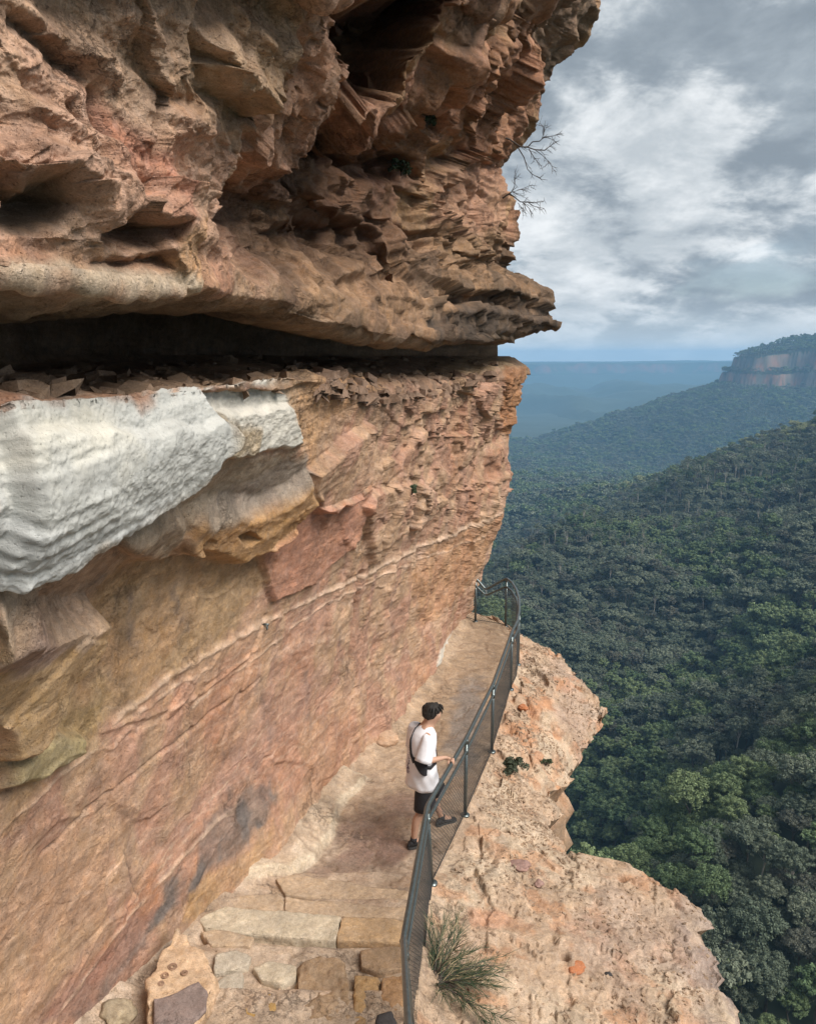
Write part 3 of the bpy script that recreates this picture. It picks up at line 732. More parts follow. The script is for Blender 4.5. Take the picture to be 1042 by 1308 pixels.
xe = smooth1(xe, 3) + .16 * jq + .05 * jq2; ze = smooth1(ze, 10)
STEP_Y = [7.79, 7.24, 6.50, 5.90, 5.30, 4.85, 4.4, 3.95, 3.5]
def path_z(y):
    z = np.zeros_like(y)
    for k, sy in enumerate(STEP_Y): z = z + (.075 if k < 4 else .15) * sstep(sy + .04, sy - .04, y)
    return z
fz = path_z(yr)
NA, NBc, ND = 190, 250, 70
ta = np.linspace(0, 1, NA)[None]; tb = np.linspace(0, 1, NBc + 1)[None, 1:]; 
xa = xw[:, None] + (xf - xw)[:, None] * ta; xb = xf[:, None] + (xe - xf)[:, None] * tb
Yg = yr[:, None]
def nz(x, y, f, octs, off): return fbm(np.stack([x, np.broadcast_to(y, x.shape), np.zeros_like(x)], -1).astype(F32), f, octs, off=off)
za = fz[:, None] + .022 * nz(xa, Yg, .9, 4, 5) + .008 * nz(xa, Yg, 6, 3, 15)
dw = (xa - xw[:, None]); za += .10 * sstep(.55, .2, dw) * (1 + .5 * nz(xa, Yg, 2, 2, 25))        # swept-up grit at the foot of the wall
# ripples on the far floor
rip = sstep(9.5, 11, Yg) * .012 * perlin(xa * 1.2 + 3, Yg * 5.5 + .6 * xa + .8 * nz(xa, Yg, .8, 2, 2), xa * 0)
za += rip
# shelf
u_ = tb; prof = u_ ** 1.1
zs0 = np.minimum(fz, .12)[:, None]
zb = mix(fz[:, None] * np.exp(-u_ * 9) + np.where(u_ > 0, 0, 0), ze[:, None], prof)
de = (xe[:, None] - xb)
zb -= .10 * sstep(.22, 0, de) ** 2
bump_ = nz(xb, Yg, .8, 5, 44)
fadeF = sstep(0, .12, u_)
zb += fadeF * (.05 * facet(xb * 1.5, np.broadcast_to(Yg, xb.shape) * 1.5, xb * 0 + .4) + .012 * facet(xb * 4.5, np.broadcast_to(Yg, xb.shape) * 4.5, xb * 0 + .4))
zb += fadeF * (.07 * bump_ + .03 * nz(xb, Yg, 4, 4, 54))
q1, q2, qc = worley(xb * 1.5 + .5 * nz(xb, Yg, 1, 2, 3), np.broadcast_to(Yg, xb.shape) * 1.5, xb * 0)
ter = sstep(9.4, 11.5, Yg)                                           # flaky terraces on the far shelf
zb += fadeF * (.06 + .16 * ter) * (_j[qc, 0] - .5) * sstep(0, .06, q2 - q1)
# promontories: crusty holes
h1, h2, hc = worley(xb * 3.4, np.broadcast_to(Yg, xb.shape) * 3.0, xb * 0 + 3)
hole = sstep(.33, .12, h1) * (hc % 11 == 0)
zb -= .12 * hole * fadeF
stepr = np.floor((zb + .25 * bump_) * 9) / 9
zb = mix(zb, zb + .5 * (stepr + .055 - (zb + .25 * bump_)), .55 * fadeF)
peb = nz(xb, Yg, 16, 2, 64)
zb += fadeF * .010 * np.maximum(0, peb)
# the wall below the shelf
td = (np.arange(1, ND + 1) / ND)[None]
dep = 75 * td ** 2.6
inw = -.02 - .35 * np.minimum(1, dep / .5) - .30 * np.minimum(dep, 6) * .5 + .12 * np.maximum(dep - 8, 0)
xd = xe[:, None] + inw; zd = zb[:, -1:] - dep
wob = .8 * facet(xd * 1.2, np.broadcast_to(Yg, xd.shape) * 1.2, zd * 1.8) + .5 * fbm(np.stack([xd, np.broadcast_to(Yg, xd.shape), zd], -1).astype(F32), .7, 5, off=9)
xd = xd + wob * np.minimum(.35, .1 + dep * .2)
LX = np.concatenate([xa, xb, xd], 1); LZ = np.concatenate([za, zb, zd], 1); LY = np.broadcast_to(Yg, LX.shape)
# far end: the floor breaks off beyond the last posts
endf = sstep(17.2, 18.0, LY); LZ = LZ - 4 * endf ** 2
P = np.stack([LX, LY, LZ], -1).astype(F32)
np_, ns_ = NA, NBc + ND + 1
# colours
Pf = P.reshape(-1, 3)
def ledge_col(Q):
    a = fbm(Q, .9, 4, off=3); b = fbm(Q, 2.6, 4, off=13); c = fbm(Q, .5, 3, off=23)
    K = mix(col(.425, .305, .215), col(.475, .365, .265), sstep(-.3, .4, a)[:, None])
    K = mix(K, col(.42, .225, .13), (sstep(.1, .55, b) * .6)[:, None])
    return K, a, b, c
Ca, a_, b_, c_ = ledge_col(Pf)
Ca = Ca.reshape(*P.shape); a_ = a_.reshape(P.shape[:2]); b_ = b_.reshape(P.shape[:2]); c_ = c_.reshape(P.shape[:2])
inpath = np.zeros(P.shape[:2], bool); inpath[:, :NA] = True
pathc = mix(col(.38, .28, .20), col(.44, .335, .25), sstep(-.3, .4, a_)[..., None])
pathc = mix(pathc, col(.33, .22, .15), (sstep(.1, .6, b_) * .5)[..., None])
far_ = sstep(9, 11, LY)
pathc = mix(pathc, col(.40, .285, .19), (far_ * .6)[..., None])
def blob(cx, cy, rx, ry, rot, w=.25):
    dx, dy = LX - cx, LY - cy; c, s = math.cos(rot), math.sin(rot)
    return sstep(1.25, .6, np.hypot((dx * c + dy * s) / rx, (-dx * s + dy * c) / ry) + w * 1.6 * b_ + w * a_)
for (u, v, rx, ry, rot, k) in [(520, 1030, .35, .3, 0, .7), (475, 1075, .45, .55, .3, .8), (440, 1105, .4, .25, .4, .6), (500, 1085, .3, .3, 0, .6)]:
    p = on_z(u, v, 0); pathc = mix(pathc, col(.22, .145, .115), (k * blob(p[0], p[1], rx, ry, rot))[..., None])
p = on_z(600, 920, 0); pathc = mix(pathc, col(.24, .21, .19), (.75 * blob(p[0] - .05, p[1], .28, 1.8, -.15))[..., None])
p = on_z(540, 1150, 0); pathc = mix(pathc, col(.30, .22, .17), (.5 * blob(p[0], p[1], .4, .15, 0))[..., None])
def poly_w(px, z, soft):
    Q = np.array([on_z(u, v, z)[:2] for u, v in px]); d = np.full(LX.shape, 9.0); ins = np.zeros(LX.shape, bool); wx = LX + .04 * b_; wy = LY + .08 * a_
    for i in range(len(Q)):
        x1, y1 = Q[i]; x2, y2 = Q[(i + 1) % len(Q)]
        t = np.clip(((wx - x1) * (x2 - x1) + (wy - y1) * (y2 - y1)) / ((x2 - x1) ** 2 + (y2 - y1) ** 2), 0, 1)
        d = np.minimum(d, np.hypot(wx - x1 - t * (x2 - x1), wy - y1 - t * (y2 - y1))); ins ^= ((y1 > wy) != (y2 > wy)) & (wx < (x2 - x1) * (wy - y1) / (y2 - y1 + 1e-9) + x1)
    return np.where(ins, d, -d)
kerb = poly_w([(300, 1135), (380, 1040), (430, 985), (472, 990), (440, 1020), (424, 1060), (400, 1092), (370, 1118)], .05, .03)
P[:, :NA, 2] += (.075 * sstep(-.025, .03, kerb))[:, :NA]
pathc = mix(pathc, col(.56, .46, .34), (.75 * np.exp(-((kerb - .01) / .045) ** 2) + .25 * sstep(0, .05, kerb))[..., None])
jn = 1 - np.abs(fbm(np.stack([LX, LY * .8, LX * 0], -1).astype(F32), 1.3, 4, off=88)) * 9
pathc = mix(pathc, col(.24, .17, .12), (.6 * np.clip(jn, 0, 1))[..., None]); P[:, :NA, 2] -= (.012 * np.clip(jn, 0, 1))[:, :NA]
Ca[:, :NA] = pathc[:, :NA]
red = sstep(10, 11.3, LY) * sstep(-.2, .35, b_ + .4 * c_)
Cs = mix(Ca, col(.46, .22, .115), (.40 * red)[..., None])
Cs = mix(Cs, col(.36, .26, .21), (sstep(.2, .6, -c_) * .5)[..., None])
edgeg = sstep(.6, .05, np.abs(LX - xe[:, None])) * sstep(8.2, 7.4, LY) * sstep(-.3, .3, b_ + .2)
Cs = mix(Cs, col(.27, .21, .185), (.75 * edgeg)[..., None])
p = on_z(735, 1240, -.3)
Cs = mix(Cs, col(.45, .20, .115), (.45 * blob(*on_z(625, 1175, -.1)[:2], .22, .16, 0))[..., None])
dk = np.zeros(P.shape[:2]); dk[:, NA:NA + NBc] = sstep(.30, .55, peb) * sstep(-.1, .5, nz(xb, Yg, 1.1, 3, 74)) + .6 * hole
Cs = mix(Cs, col(.17, .12, .09), (.6 * np.clip(dk, 0, 1))[..., None])
Ca[:, NA:] = Cs[:, NA:]
Ca[:, NA + NBc:] = mix(Ca[:, NA + NBc:], col(.40, .245, .15), .6)
Ca *= (1 + .14 * fbm(Pf, 7, 3, off=203)).reshape(P.shape[:2])[..., None]
Ca = np.clip(Ca, .03, .7)
GRIT = rock_mat('gritty sandstone', True, streak=(1, 1, 1), bumpd=.022, grain=1.4)
m1 = raw_mesh('path', P[:, :NA].reshape(-1, 3), grid_faces(NY, NA)); set_col(m1, Ca[:, :NA].reshape(-1, 3)); m1.materials.append(GRIT); m1.attributes.new('Grain', 'FLOAT', 'POINT').data.foreach_set('value', np.ones(len(m1.vertices), F32))
tag(obj('path', m1), 'worn sandstone walking track between cliff and fence', 'path', kind='structure')
m2 = raw_mesh('rock_shelf', P[:, NA - 1:].reshape(-1, 3), grid_faces(NY, P.shape[1] - NA + 1)); set_col(m2, Ca[:, NA - 1:].reshape(-1, 3)); m2.materials.append(GRIT); m2.attributes.new('Grain', 'FLOAT', 'POINT').data.foreach_set('value', np.ones(len(m2.vertices), F32))
tag(obj('rock_shelf', m2), 'bare gritty rock shelf outside the fence above the drop', 'rock ledge', kind='structure')
def shelf_z(x, y):
    j = int(np.clip(np.searchsorted(yr, y), 0, NY - 1)); return float(np.interp(x, LX[j, :NA + NBc], LZ[j, :NA + NBc]))
def ray_ground(u, v):
    r = ray(u, v); best = None
    for t in np.arange(5.0, 26, .02):
        x, y, z = r[0] * t, r[1] * t, CAMZ + r[2] * t
        if y < yr[0] or y > 17.9: continue
        if z <= shelf_z(x, y): return np.array([x, y, z])
    return on_z(u, v, 0)
# ------------------------------------------------------------------ valley: hills, escarpment, plateau
def crest(pts, drop=0):
    return np.array([on_y(u, v, y) - np.array([0, 0, drop]) for (u, v, y) in pts])
RA = crest([(1500, 640, 270), (1250, 730, 320), (1042, 815, 360), (960, 845, 375), (880, 880, 392), (770, 912, 410), (640, 950, 425)], 15)
RB = crest([(1700, 330, 820), (1300, 430, 900), (1042, 535, 1000), (950, 572, 1070), (860, 604, 1150), (760, 624, 1250), (640, 642, 1350), (480, 665, 1480), (200, 700, 1600)], 16)
RC = crest([(935, 492, 2950), (880, 506, 2920), (800, 548, 2850), (740, 574, 2800), (650, 592, 2720), (500, 620, 2600), (300, 640, 2500)], 10)
def seg_dist(x, y, PL):
    best = np.full(x.shape, 1e9); bz_ = np.zeros(x.shape); side = np.zeros(x.shape)
    for i in range(len(PL) - 1):
        a, b = PL[i], PL[i + 1]; ex, ey = b[0] - a[0], b[1] - a[1]; L2 = ex * ex + ey * ey
        t = np.clip(((x - a[0]) * ex + (y - a[1]) * ey) / L2, 0, 1)
        qx, qy = x - a[0] - t * ex, y - a[1] - t * ey; d = np.hypot(qx, qy)
        c = d < best
        best = np.where(c, d, best); bz_ = np.where(c, a[2] + t * (b[2] - a[2]), bz_)
        side = np.where(c, np.sign(ex * qy - ey * qx), side)
    return best, bz_, side
FLOOR = -262.0
def n2(x, y, f, o=3, off=0):
    return fbm(np.stack([x, y, np.zeros_like(x)], -1).astype(F32), f, o, off=off)
def ridge(x, y, PL, front, back):
    d, zc_, sd_ = seg_dist(x, y, PL)
    # crest polylines run right to left seen from the camera: positive side = towards the viewer
    k = np.where(sd_ > 0, front, back)
    return zc_ - k * (np.sqrt(d * d + 30 ** 2) - 30)
def smax(a, b, k=14):
    h = np.clip(.5 + .5 * (a - b) / k, 0, 1); return b + (a - b) * h + k * h * (1 - h)
def ground_z(x, y):
    base = FLOOR + 10 * n2(x, y, 1 / 300., 3, 5) + 0 * x
    base = base + np.maximum(0, 230 - y) * .55 + 90 * sstep(160, 60, y)         # talus under the viewer's cliff
    g = n2(x, y, 1 / 170., 4, 11)
    ra = ridge(x, y, RA, .30, .62) + 7 * g
    db, _, sb = seg_dist(x, y, RB)
    rb = ridge(x, y, RB, .19, .40) + 11 * g + 30 * sstep(60, 330, db) * n2(x, y, 1 / 230., 3, 17)
    z = smax(smax(base, ra), rb)
    return z
MESA = np.array([[px[0], px[1]] for px in [on_y(938, 470, 2950), on_y(952, 470, 2870), on_y(985, 470, 2830), on_y(1010, 470, 2860), on_y(1042, 470, 2800), on_y(1120, 470, 2780), on_y(1400, 470, 2700), on_y(1700, 470, 3300), on_y(1100, 470, 4600), on_y(960, 470, 3900)]])
def poly_xy_sd(x, y, Q):
    d = np.full(x.shape, 1e9); ins = np.zeros(x.shape, bool); k = len(Q)
    for i in range(k):
        x1, y1 = Q[i]; x2, y2 = Q[(i + 1) % k]
        t = np.clip(((x - x1) * (x2 - x1) + (y - y1) * (y2 - y1)) / ((x2 - x1) ** 2 + (y2 - y1) ** 2), 0, 1)
        d = np.minimum(d, np.hypot(x - x1 - t * (x2 - x1), y - y1 - t * (y2 - y1)))
        ins ^= ((y1 > y) != (y2 > y)) & (x < (x2 - x1) * (y - y1) / (y2 - y1 + 1e-9) + x1)
    return np.where(ins, d, -d)
def hill_z(x, y):
    g = n2(x, y, 1 / 330., 4, 21)
    ms = poly_xy_sd(x, y, MESA) + 42 * n2(x, y, 1 / 140., 3, 31) + 13 * n2(x, y, 1 / 45., 3, 33)
    foot = -78 + np.minimum(0, ms) * .34 + 12 * g                         # skirts under the cliffs
    rc_ = ridge(x, y, RC, .30, .45) + 14 * g
    z = smax(smax(foot, rc_, 20), np.full(x.shape, -310.0) + 8 * g, 25)
    kx = sstep(1130, 1430, x)
    up = (38 + 6 * kx) * sstep(-46, -36, ms) + (46 + 18 * kx) * sstep(0, 12, ms) + (5 + 42 * kx) * sstep(12, 220, ms) + 6 * sstep(30, 80, ms) * n2(x, y, 1 / 70., 3, 41)
    return z + up, ms
FOREST_FLOOR = simple_mat('forest floor', (.035, .05, .028), .95, noise=.3, nscale=.05)
def sheet(name, xs, ys, zf, mat):
    Xg, Yg_ = np.meshgrid(xs, ys); Z = zf(Xg, Yg_)
    me = raw_mesh(name, np.stack([Xg, Yg_, Z], -1).reshape(-1, 3), grid_faces(*Xg.shape)); me.materials.append(mat)
    return obj(name, me), Z
xs = np.arange(-700, 1500, 9.0); ys = np.concatenate([np.arange(-60, 700, 7.0), np.arange(700, 1900, 12.0)])
terr, _ = sheet('valley_ground', xs, ys, ground_z, FOREST_FLOOR)
tag(terr, 'forested valley side below the cliff', 'hillside', kind='structure')
# escarpment hill
def esc_mat(k=.72):
    m, nt, b = new_mat('escarpment'); L = nt.links.new
    tc_ = N(nt, 'ShaderNodeTexCoord'); ge = N(nt, 'ShaderNodeNewGeometry'); sx = N(nt, 'ShaderNodeSeparateXYZ'); L(ge.outputs['Normal'], sx.inputs[0])
    mp = N(nt, 'ShaderNodeMapping'); mp.inputs['Scale'].default_value = (.030, .030, .004); L(tc_.outputs['Object'], mp.inputs[0])
    t = N(nt, 'ShaderNodeTexNoise'); t.inputs['Scale'].default_value = 1; t.inputs['Detail'].default_value = 6; L(mp.outputs[0], t.inputs['Vector'])
    mp2 = N(nt, 'ShaderNodeMapping'); mp2.inputs['Scale'].default_value = (.010, .010, .012); L(tc_.outputs['Object'], mp2.inputs[0])
    t2 = N(nt, 'ShaderNodeTexNoise'); t2.inputs['Scale'].default_value = 1; t2.inputs['Detail'].default_value = 4; L(mp2.outputs[0], t2.inputs['Vector'])
    def mixc(f, a, b_):
        q = N(nt, 'ShaderNodeMix', data_type='RGBA')
        L(f, q.inputs[0])
        for i, x in ((6, a), (7, b_)):
            if isinstance(x, tuple): q.inputs[i].default_value = (*x, 1)
            else: L(x, q.inputs[i])
        return q.outputs[2]
    def rg(v, a, b_):
        q = N(nt, 'ShaderNodeMapRange', interpolation_type='SMOOTHSTEP'); q.inputs[1].default_value = a; q.inputs[2].default_value = b_; L(v, q.inputs[0]); return q.outputs[0]
    rock = mixc(rg(t2.outputs['Fac'], .42, .60), (.17 * k, .14 * k, .115 * k), (.30 * k, .15 * k, .095 * k))
    rock = mixc(rg(t.outputs['Fac'], .45, .62), rock, (.08, .08, .065))
    f = rg(sx.outputs[2], .75, .60)
    L(mixc(f, (.035, .05, .028), rock), b.inputs['Base Color']); b.inputs['Roughness'].default_value = .95
    return m
xs = np.arange(-900, 2300, 9.0); ys = np.concatenate([np.arange(1750, 2600, 22.0), np.arange(2600, 3100, 6.0), np.arange(3100, 4700, 40.0)])
esc, _ = sheet('hillside', xs, ys, lambda x, y: hill_z(x, y)[0], esc_mat())
tag(esc, 'wooded hill with sandstone escarpment in the middle distance', 'hill', kind='structure')
# far plateau and the valley before it
DIST = simple_mat('distant forest', (.035, .05, .035), .95, noise=.35, nscale=.004)
def plateau_z(x, y):
    g = n2(x, y, 1 / 2600., 4, 61); g2 = n2(x, y, 1 / 700., 4, 71)
    edge = y - (7900 + 1100 * g + 200 * g2 - .35 * (x - 1000))
    z = -330 + 190 * sstep(-1500, -150, edge) + 98 * sstep(-40, 20, edge) + 14 * g2 + 16 * g
    edge2 = y - (5000 + 400 * g2 + 600 * g) - 1.2 * np.maximum(0, 1000 - x)
    spur = -330 + np.minimum(135 + 70 * g2 + 60 * g, .20 * np.maximum(0, edge2 + 700)) * sstep(2200, 800, edge2) + 14 * g2
    return np.maximum(z, spur)
def plateau_top(x, y): return plateau_z(x, y)
xs = np.arange(-5000, 8000, 60.0); ys = np.concatenate([np.arange(3600, 6600, 50.0), np.arange(6600, 9300, 22.0), np.arange(9300, 10400, 200.0)])
pl, _ = sheet('plateau', xs, ys, plateau_z, esc_mat(.42))
tag(pl, 'hazy blue plateau along the horizon', 'plateau', kind='structure')
g0 = raw_mesh('ground', [(-30000, -3000, -345), (30000, -3000, -345), (30000, 45000, -345), (-30000, 45000, -345)], np.array([[0, 1, 2, 3]])); g0.materials.append(DIST)
tag(obj('ground', g0), 'valley floor far below', 'ground', kind='structure')

# ------------------------------------------------------------------ trees
def leaf_mat(name, c1, c2):
    m, nt, b = new_mat(name); L = nt.links.new
    oi = N(nt, 'ShaderNodeObjectInfo'); q = N(nt, 'ShaderNodeMix', data_type='RGBA'); L(oi.outputs['Random'], q.inputs[0])
    q.inputs[6].default_value = (*c1, 1); q.inputs[7].default_value = (*c2, 1)
    g = N(nt, 'ShaderNodeNewGeometry'); mr = N(nt, 'ShaderNodeMapRange'); mr.inputs[3].default_value = .65; mr.inputs[4].default_value = 1.35
    L(g.outputs['Random Per Island'], mr.inputs[0])
    sc = N(nt, 'ShaderNodeVectorMath', operation='SCALE'); L(q.outputs[2], sc.inputs[0]); L(mr.outputs[0], sc.inputs['Scale'])
    L(sc.outputs[0], b.inputs['Base Color']); b.inputs['Roughness'].default_value = .7; b.inputs['Specular IOR Level'].default_value = .25
    return m
LEAF = [leaf_mat('grey green leaves', (.084, .106, .070), (.148, .165, .112)), leaf_mat('fresh green leaves', (.080, .122, .054), (.150, .190, .086)),
        leaf_mat('dull brown green leaves', (.074, .080, .060), (.110, .110, .082)), leaf_mat('sun-painted olive leaves', (.21, .23, .11), (.28, .29, .15))]  # last entry is lighter: carries a painted patch of sun on the ridge
BARK = simple_mat('pale bark', (.34, .30, .25), .9, noise=.25, nscale=.6)
BARKD = simple_mat('dark bark', (.10, .08, .06), .9, noise=.25, nscale=.6)
def crown_geo(r_, h, R0, Hc, nclump, nleaf, size, flat=.75, open_=0.0):
    """leaf quads in clumps over a dome of radius R0; h = height of the crown centre"""
    cl = r_.normal(size=(nclump, 3)); cl /= np.linalg.norm(cl, axis=1)[:, None]
    cl[:, 2] = np.where(cl[:, 2] < -.35, -cl[:, 2] * .6, cl[:, 2])
    rad = R0 * (.25 + .75 * r_.random(nclump) ** .55)
    cen = cl * rad[:, None] * np.array([1, 1, Hc]) + np.array([0, 0, h])
    cr = R0 * (.20 + .20 * r_.random(nclump)) * (1.0 if nclump < 30 else .62) * (1 - open_ * .3)
    ci = np.repeat(np.arange(nclump), nleaf)
    d = r_.normal(size=(len(ci), 3)); d /= np.linalg.norm(d, axis=1)[:, None]
    d[:, 2] = np.where(d[:, 2] < -.3, -d[:, 2], d[:, 2])
    pos = cen[ci] + d * (cr[ci] * (.75 + .35 * r_.random(len(ci))))[:, None] * np.array([1, 1, flat])
    nrm = d + .45 * r_.normal(size=d.shape); nrm /= np.linalg.norm(nrm, axis=1)[:, None]
    t = np.cross(nrm, r_.normal(size=d.shape)); t /= np.linalg.norm(t, axis=1)[:, None]; b = np.cross(nrm, t)
    s = (size * (.6 + .8 * r_.random(len(ci))))[:, None]
    V = np.stack([pos - t * s - b * s * .5, pos + t * s * .9 - b * s * .6, pos + t * s + b * s * .55, pos - t * s * .8 + b * s * .6], 1).reshape(-1, 3)
    return V, np.arange(len(V)).reshape(-1, 4), cen
def trunk_geo(r_, H, rad, cen, lean=.06, nlimb=5):
    mb = MB(); top = np.array([lean * H * r_.normal(), lean * H * r_.normal(), H])
    pts = [np.array([0, 0, -2.0]), top * .35 + r_.normal(size=3) * [.2, .2, 0], top * .7 + r_.normal(size=3) * [.3, .3, 0], top]
    mb.tube(pts, [rad, rad * .8, rad * .5, rad * .15], 6)
    for k in r_.permutation(len(cen))[:nlimb]:
        a = pts[2] * .75 + pts[1] * .25 if r_.random() < .5 else pts[2]
        mid = a * .5 + cen[k] * .5 + np.array([0, 0, -.4]); mb.tube([a, mid, cen[k]], [rad * .35, rad * .22, rad * .06], 5)
    return np.concatenate(mb.V), mb.F
def tri_quads(Fs):
    q = [f for f in Fs if len(f) == 4]; out = list(q)
    for f in Fs:
        if len(f) > 4:
            for k in range(1, len(f) - 1): out.append((f[0], f[k], f[k + 1], f[k + 1]))
    return np.array([f for f in out if len(set(f)) == 4], np.int32)
KINDS_T = []
def tree_protos(nclump, nleaf, size, seeds, tag_):
    out = []
    for i, (R0, H, hc, Hc, lm, bm, op) in enumerate(seeds):
        r_ = np.random.default_rng(100 + i)
        V, Fq, cen = crown_geo(r_, hc, R0, Hc, nclump, nleaf, size * R0 / 5, open_=op)
        tv, tf = trunk_geo(r_, hc + R0 * Hc * .3, .16 + R0 * .035, cen)
        tq = tri_quads(tf)
        out.append((V, Fq, tv, tq, lm, bm))
    return out
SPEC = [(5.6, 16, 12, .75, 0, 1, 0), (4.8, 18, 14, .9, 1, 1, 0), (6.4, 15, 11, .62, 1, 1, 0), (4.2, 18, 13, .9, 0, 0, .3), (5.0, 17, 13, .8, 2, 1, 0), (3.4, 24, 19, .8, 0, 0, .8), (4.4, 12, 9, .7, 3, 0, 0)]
near_p = tree_protos(120, 90, .16, SPEC, 'near'); mid_p = tree_protos(64, 46, .27, SPEC, 'mid'); far_p = tree_protos(22, 12, .85, SPEC, 'far')
tree_col = bpy.data.collections.new('tree_kinds')
def whole_tree(name, p):
    V, Fq, tv, tq, lm, bm = p
    me = raw_mesh(name, np.concatenate([V, tv]), np.concatenate([Fq, tq + len(V)]), [LEAF[lm], [BARK, BARKD][bm]], False, np.concatenate([np.zeros(len(Fq)), np.ones(len(tq))]))
    o_ = bpy.data.objects.new(name, me); tree_col.objects.link(o_)
for i, p in enumerate(mid_p): whole_tree('forest_tree_a%d' % i, p)
for i, p in enumerate(far_p): whole_tree('forest_tree_b%d' % i, p)
# scatter
def scatter(x0, x1, y0, y1, sp, zf, seed):
    r_ = np.random.default_rng(seed)
    gx, gy = np.meshgrid(np.arange(x0, x1, sp), np.arange(y0, y1, sp))
    gx = gx + r_.uniform(-.45, .45, gx.shape) * sp; gy = gy + r_.uniform(-.45, .45, gx.shape) * sp
    gx, gy = gx.ravel(), gy.ravel(); return gx, gy, zf(gx, gy)
def view_keep(x, y, z, top, um):
    u, v, d = project(np.stack([x, y, z + top], -1))
    return (d > 20) & (u > um[0]) & (u < um[1]) & (v < 1500), u, v, d
T = []
gx, gy, gz = scatter(-60, 900, 130, 720, 5.2, ground_z, 1); kp, u, v, d = view_keep(gx, gy, gz, 12, (480, 1250)); T.append(np.stack([gx, gy, gz], -1)[kp])
gx, gy, gz = scatter(-60, 1300, 720, 1800, 6.8, ground_z, 2); kp, u, v, d = view_keep(gx, gy, gz, 12, (500, 1180)); T.append(np.stack([gx, gy, gz], -1)[kp])
hz_ = lambda x, y: hill_z(x, y)[0]
gx, gy, gz = scatter(-200, 2200, 1850, 3150, 9.4, hz_, 3); kp, u, v, d = view_keep(gx, gy, gz, 12, (560, 1120))
e = 5.0; slope = np.hypot(hz_(gx + e, gy) - gz, hz_(gx, gy + e) - gz) / e
kp &= slope < 1.0; T.append(np.stack([gx, gy, gz], -1)[kp])
TP = np.concatenate(T); u, v, d = project(TP + np.array([0, 0, 13.0]))
r_ = np.random.default_rng(5); nT = len(TP)
kn = n2(TP[:, 0], TP[:, 1], 1 / 90., 3, 301)
kind = np.zeros(nT, np.int32); rr = r_.random(nT)
onA = (TP[:, 1] < 470)
greenish = kn + .5 * (rr - .5) > np.where(onA, -.10, np.where(TP[:, 1] < 1500, .22, .1))
kind = np.where(greenish, np.where(r_.random(nT) < .55, 1, 2), np.where(rr < .45, 0, np.where(rr < .60, 3, np.where(rr < .80, 4, 0))))
tallz = sstep(520, 640, TP[:, 1]) * sstep(1250, 900, TP[:, 1]); kind = np.where(r_.random(nT) < .22 * tallz, 5, kind)
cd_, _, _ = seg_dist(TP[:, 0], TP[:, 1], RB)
olive = (cd_ < 70 + 60 * kn) & (TP[:, 0] > 300) & (TP[:, 1] > 700) & (TP[:, 1] < 1400) & (r_.random(nT) < .75)  # crest trees given the lighter leaves, a sunlit patch made by colour
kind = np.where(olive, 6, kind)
scl = (.62 + .62 * r_.random(nT) ** 1.3) * (1 + .12 * kn) * np.where(TP[:, 1] < 470, .76, .88) * np.where(r_.random(nT) < .12, 1.35, 1.0); rot = r_.random(nT) * 6.283
# the 300 that show largest: inside the frame, not behind the cliff or the shelf
vis = (u > 700) & (u < 1042) & (v < 1308) & (v > 560)
edge_u = np.interp(v, [560, 700, 790, 835, 910, 1010, 1085, 1125, 1160, 1240, 1308], [650, 640, 660, 715, 768, 712, 708, 850, 895, 932, 955])
vis &= u > edge_u + 4
order = np.argsort(np.where(vis, d, 1e9))[:300]; chosen = np.zeros(nT, bool); chosen[order] = True
GROUP_T = 'trees standing nearest in the valley forest'
LAB = ['grey-green rounded gum tree in the near forest below the rock shelf', 'bright green domed tree in the near forest below the rock shelf', 'broad low fresh-green tree in the near forest below the rock shelf',
       'tall pale-trunked gum tree with open grey-green crown in the near forest', 'dull brownish-green tree in the near forest below the rock shelf', 'slender very tall pale-trunked gum tree in the near forest', 'ridge-top tree with sunlight painted into its olive leaves']
roots = []
for i, p in enumerate(near_p):
    V, Fq, tv, tq, lm, bm = p
    cm = raw_mesh('crown', V, Fq, [LEAF[lm]], False); tm = raw_mesh('trunk', tv, tq, [[BARK, BARKD][bm]], True)
    roots.append((cm, tm))
for k in order:
    i = int(kind[k]); e_ = bpy.data.objects.new('gum_tree', None); COL.objects.link(e_)
    e_.location = TP[k]; e_.rotation_euler = (0, 0, rot[k]); e_.scale = (scl[k],) * 3
    tag(e_, LAB[i], 'tree', GROUP_T)
    for nm, me_ in (('crown', roots[i][0]), ('trunk', roots[i][1])):
        c_o = bpy.data.objects.new(nm, me_); COL.objects.link(c_o); c_o.parent = e_
# the rest of the wood: points carrying copies
rest = np.where(~chosen)[0]
fm = bpy.data.meshes.new('forest'); fm.vertices.add(len(rest)); fm.vertices.foreach_set('co', TP[rest].astype(F32).ravel())
def fattr(n_, t_, dta):
    a_t = fm.attributes.new(n_, t_, 'POINT'); a_t.data.foreach_set('value', dta)
fattr('pick', 'INT', (kind[rest] + np.where(d[rest] > 1150, 7, 0)).astype(np.int32)); fattr('size', 'FLOAT', scl[rest].astype(F32)); fattr('turn', 'FLOAT', rot[rest].astype(F32))
fo = tag(obj('forest', fm), 'dense eucalyptus forest covering the valley slopes', 'forest', kind='stuff')
ng = bpy.data.node_groups.new('forest_scatter', 'GeometryNodeTree')
ng.interface.new_socket('Geometry', in_out='INPUT', socket_type='NodeSocketGeometry'); ng.interface.new_socket('Geometry', in_out='OUTPUT', socket_type='NodeSocketGeometry')
gi = ng.nodes.new('NodeGroupInput'); go = ng.nodes.new('NodeGroupOutput'); ip = ng.nodes.new('GeometryNodeInstanceOnPoints'); ci = ng.nodes.new('GeometryNodeCollectionInfo')
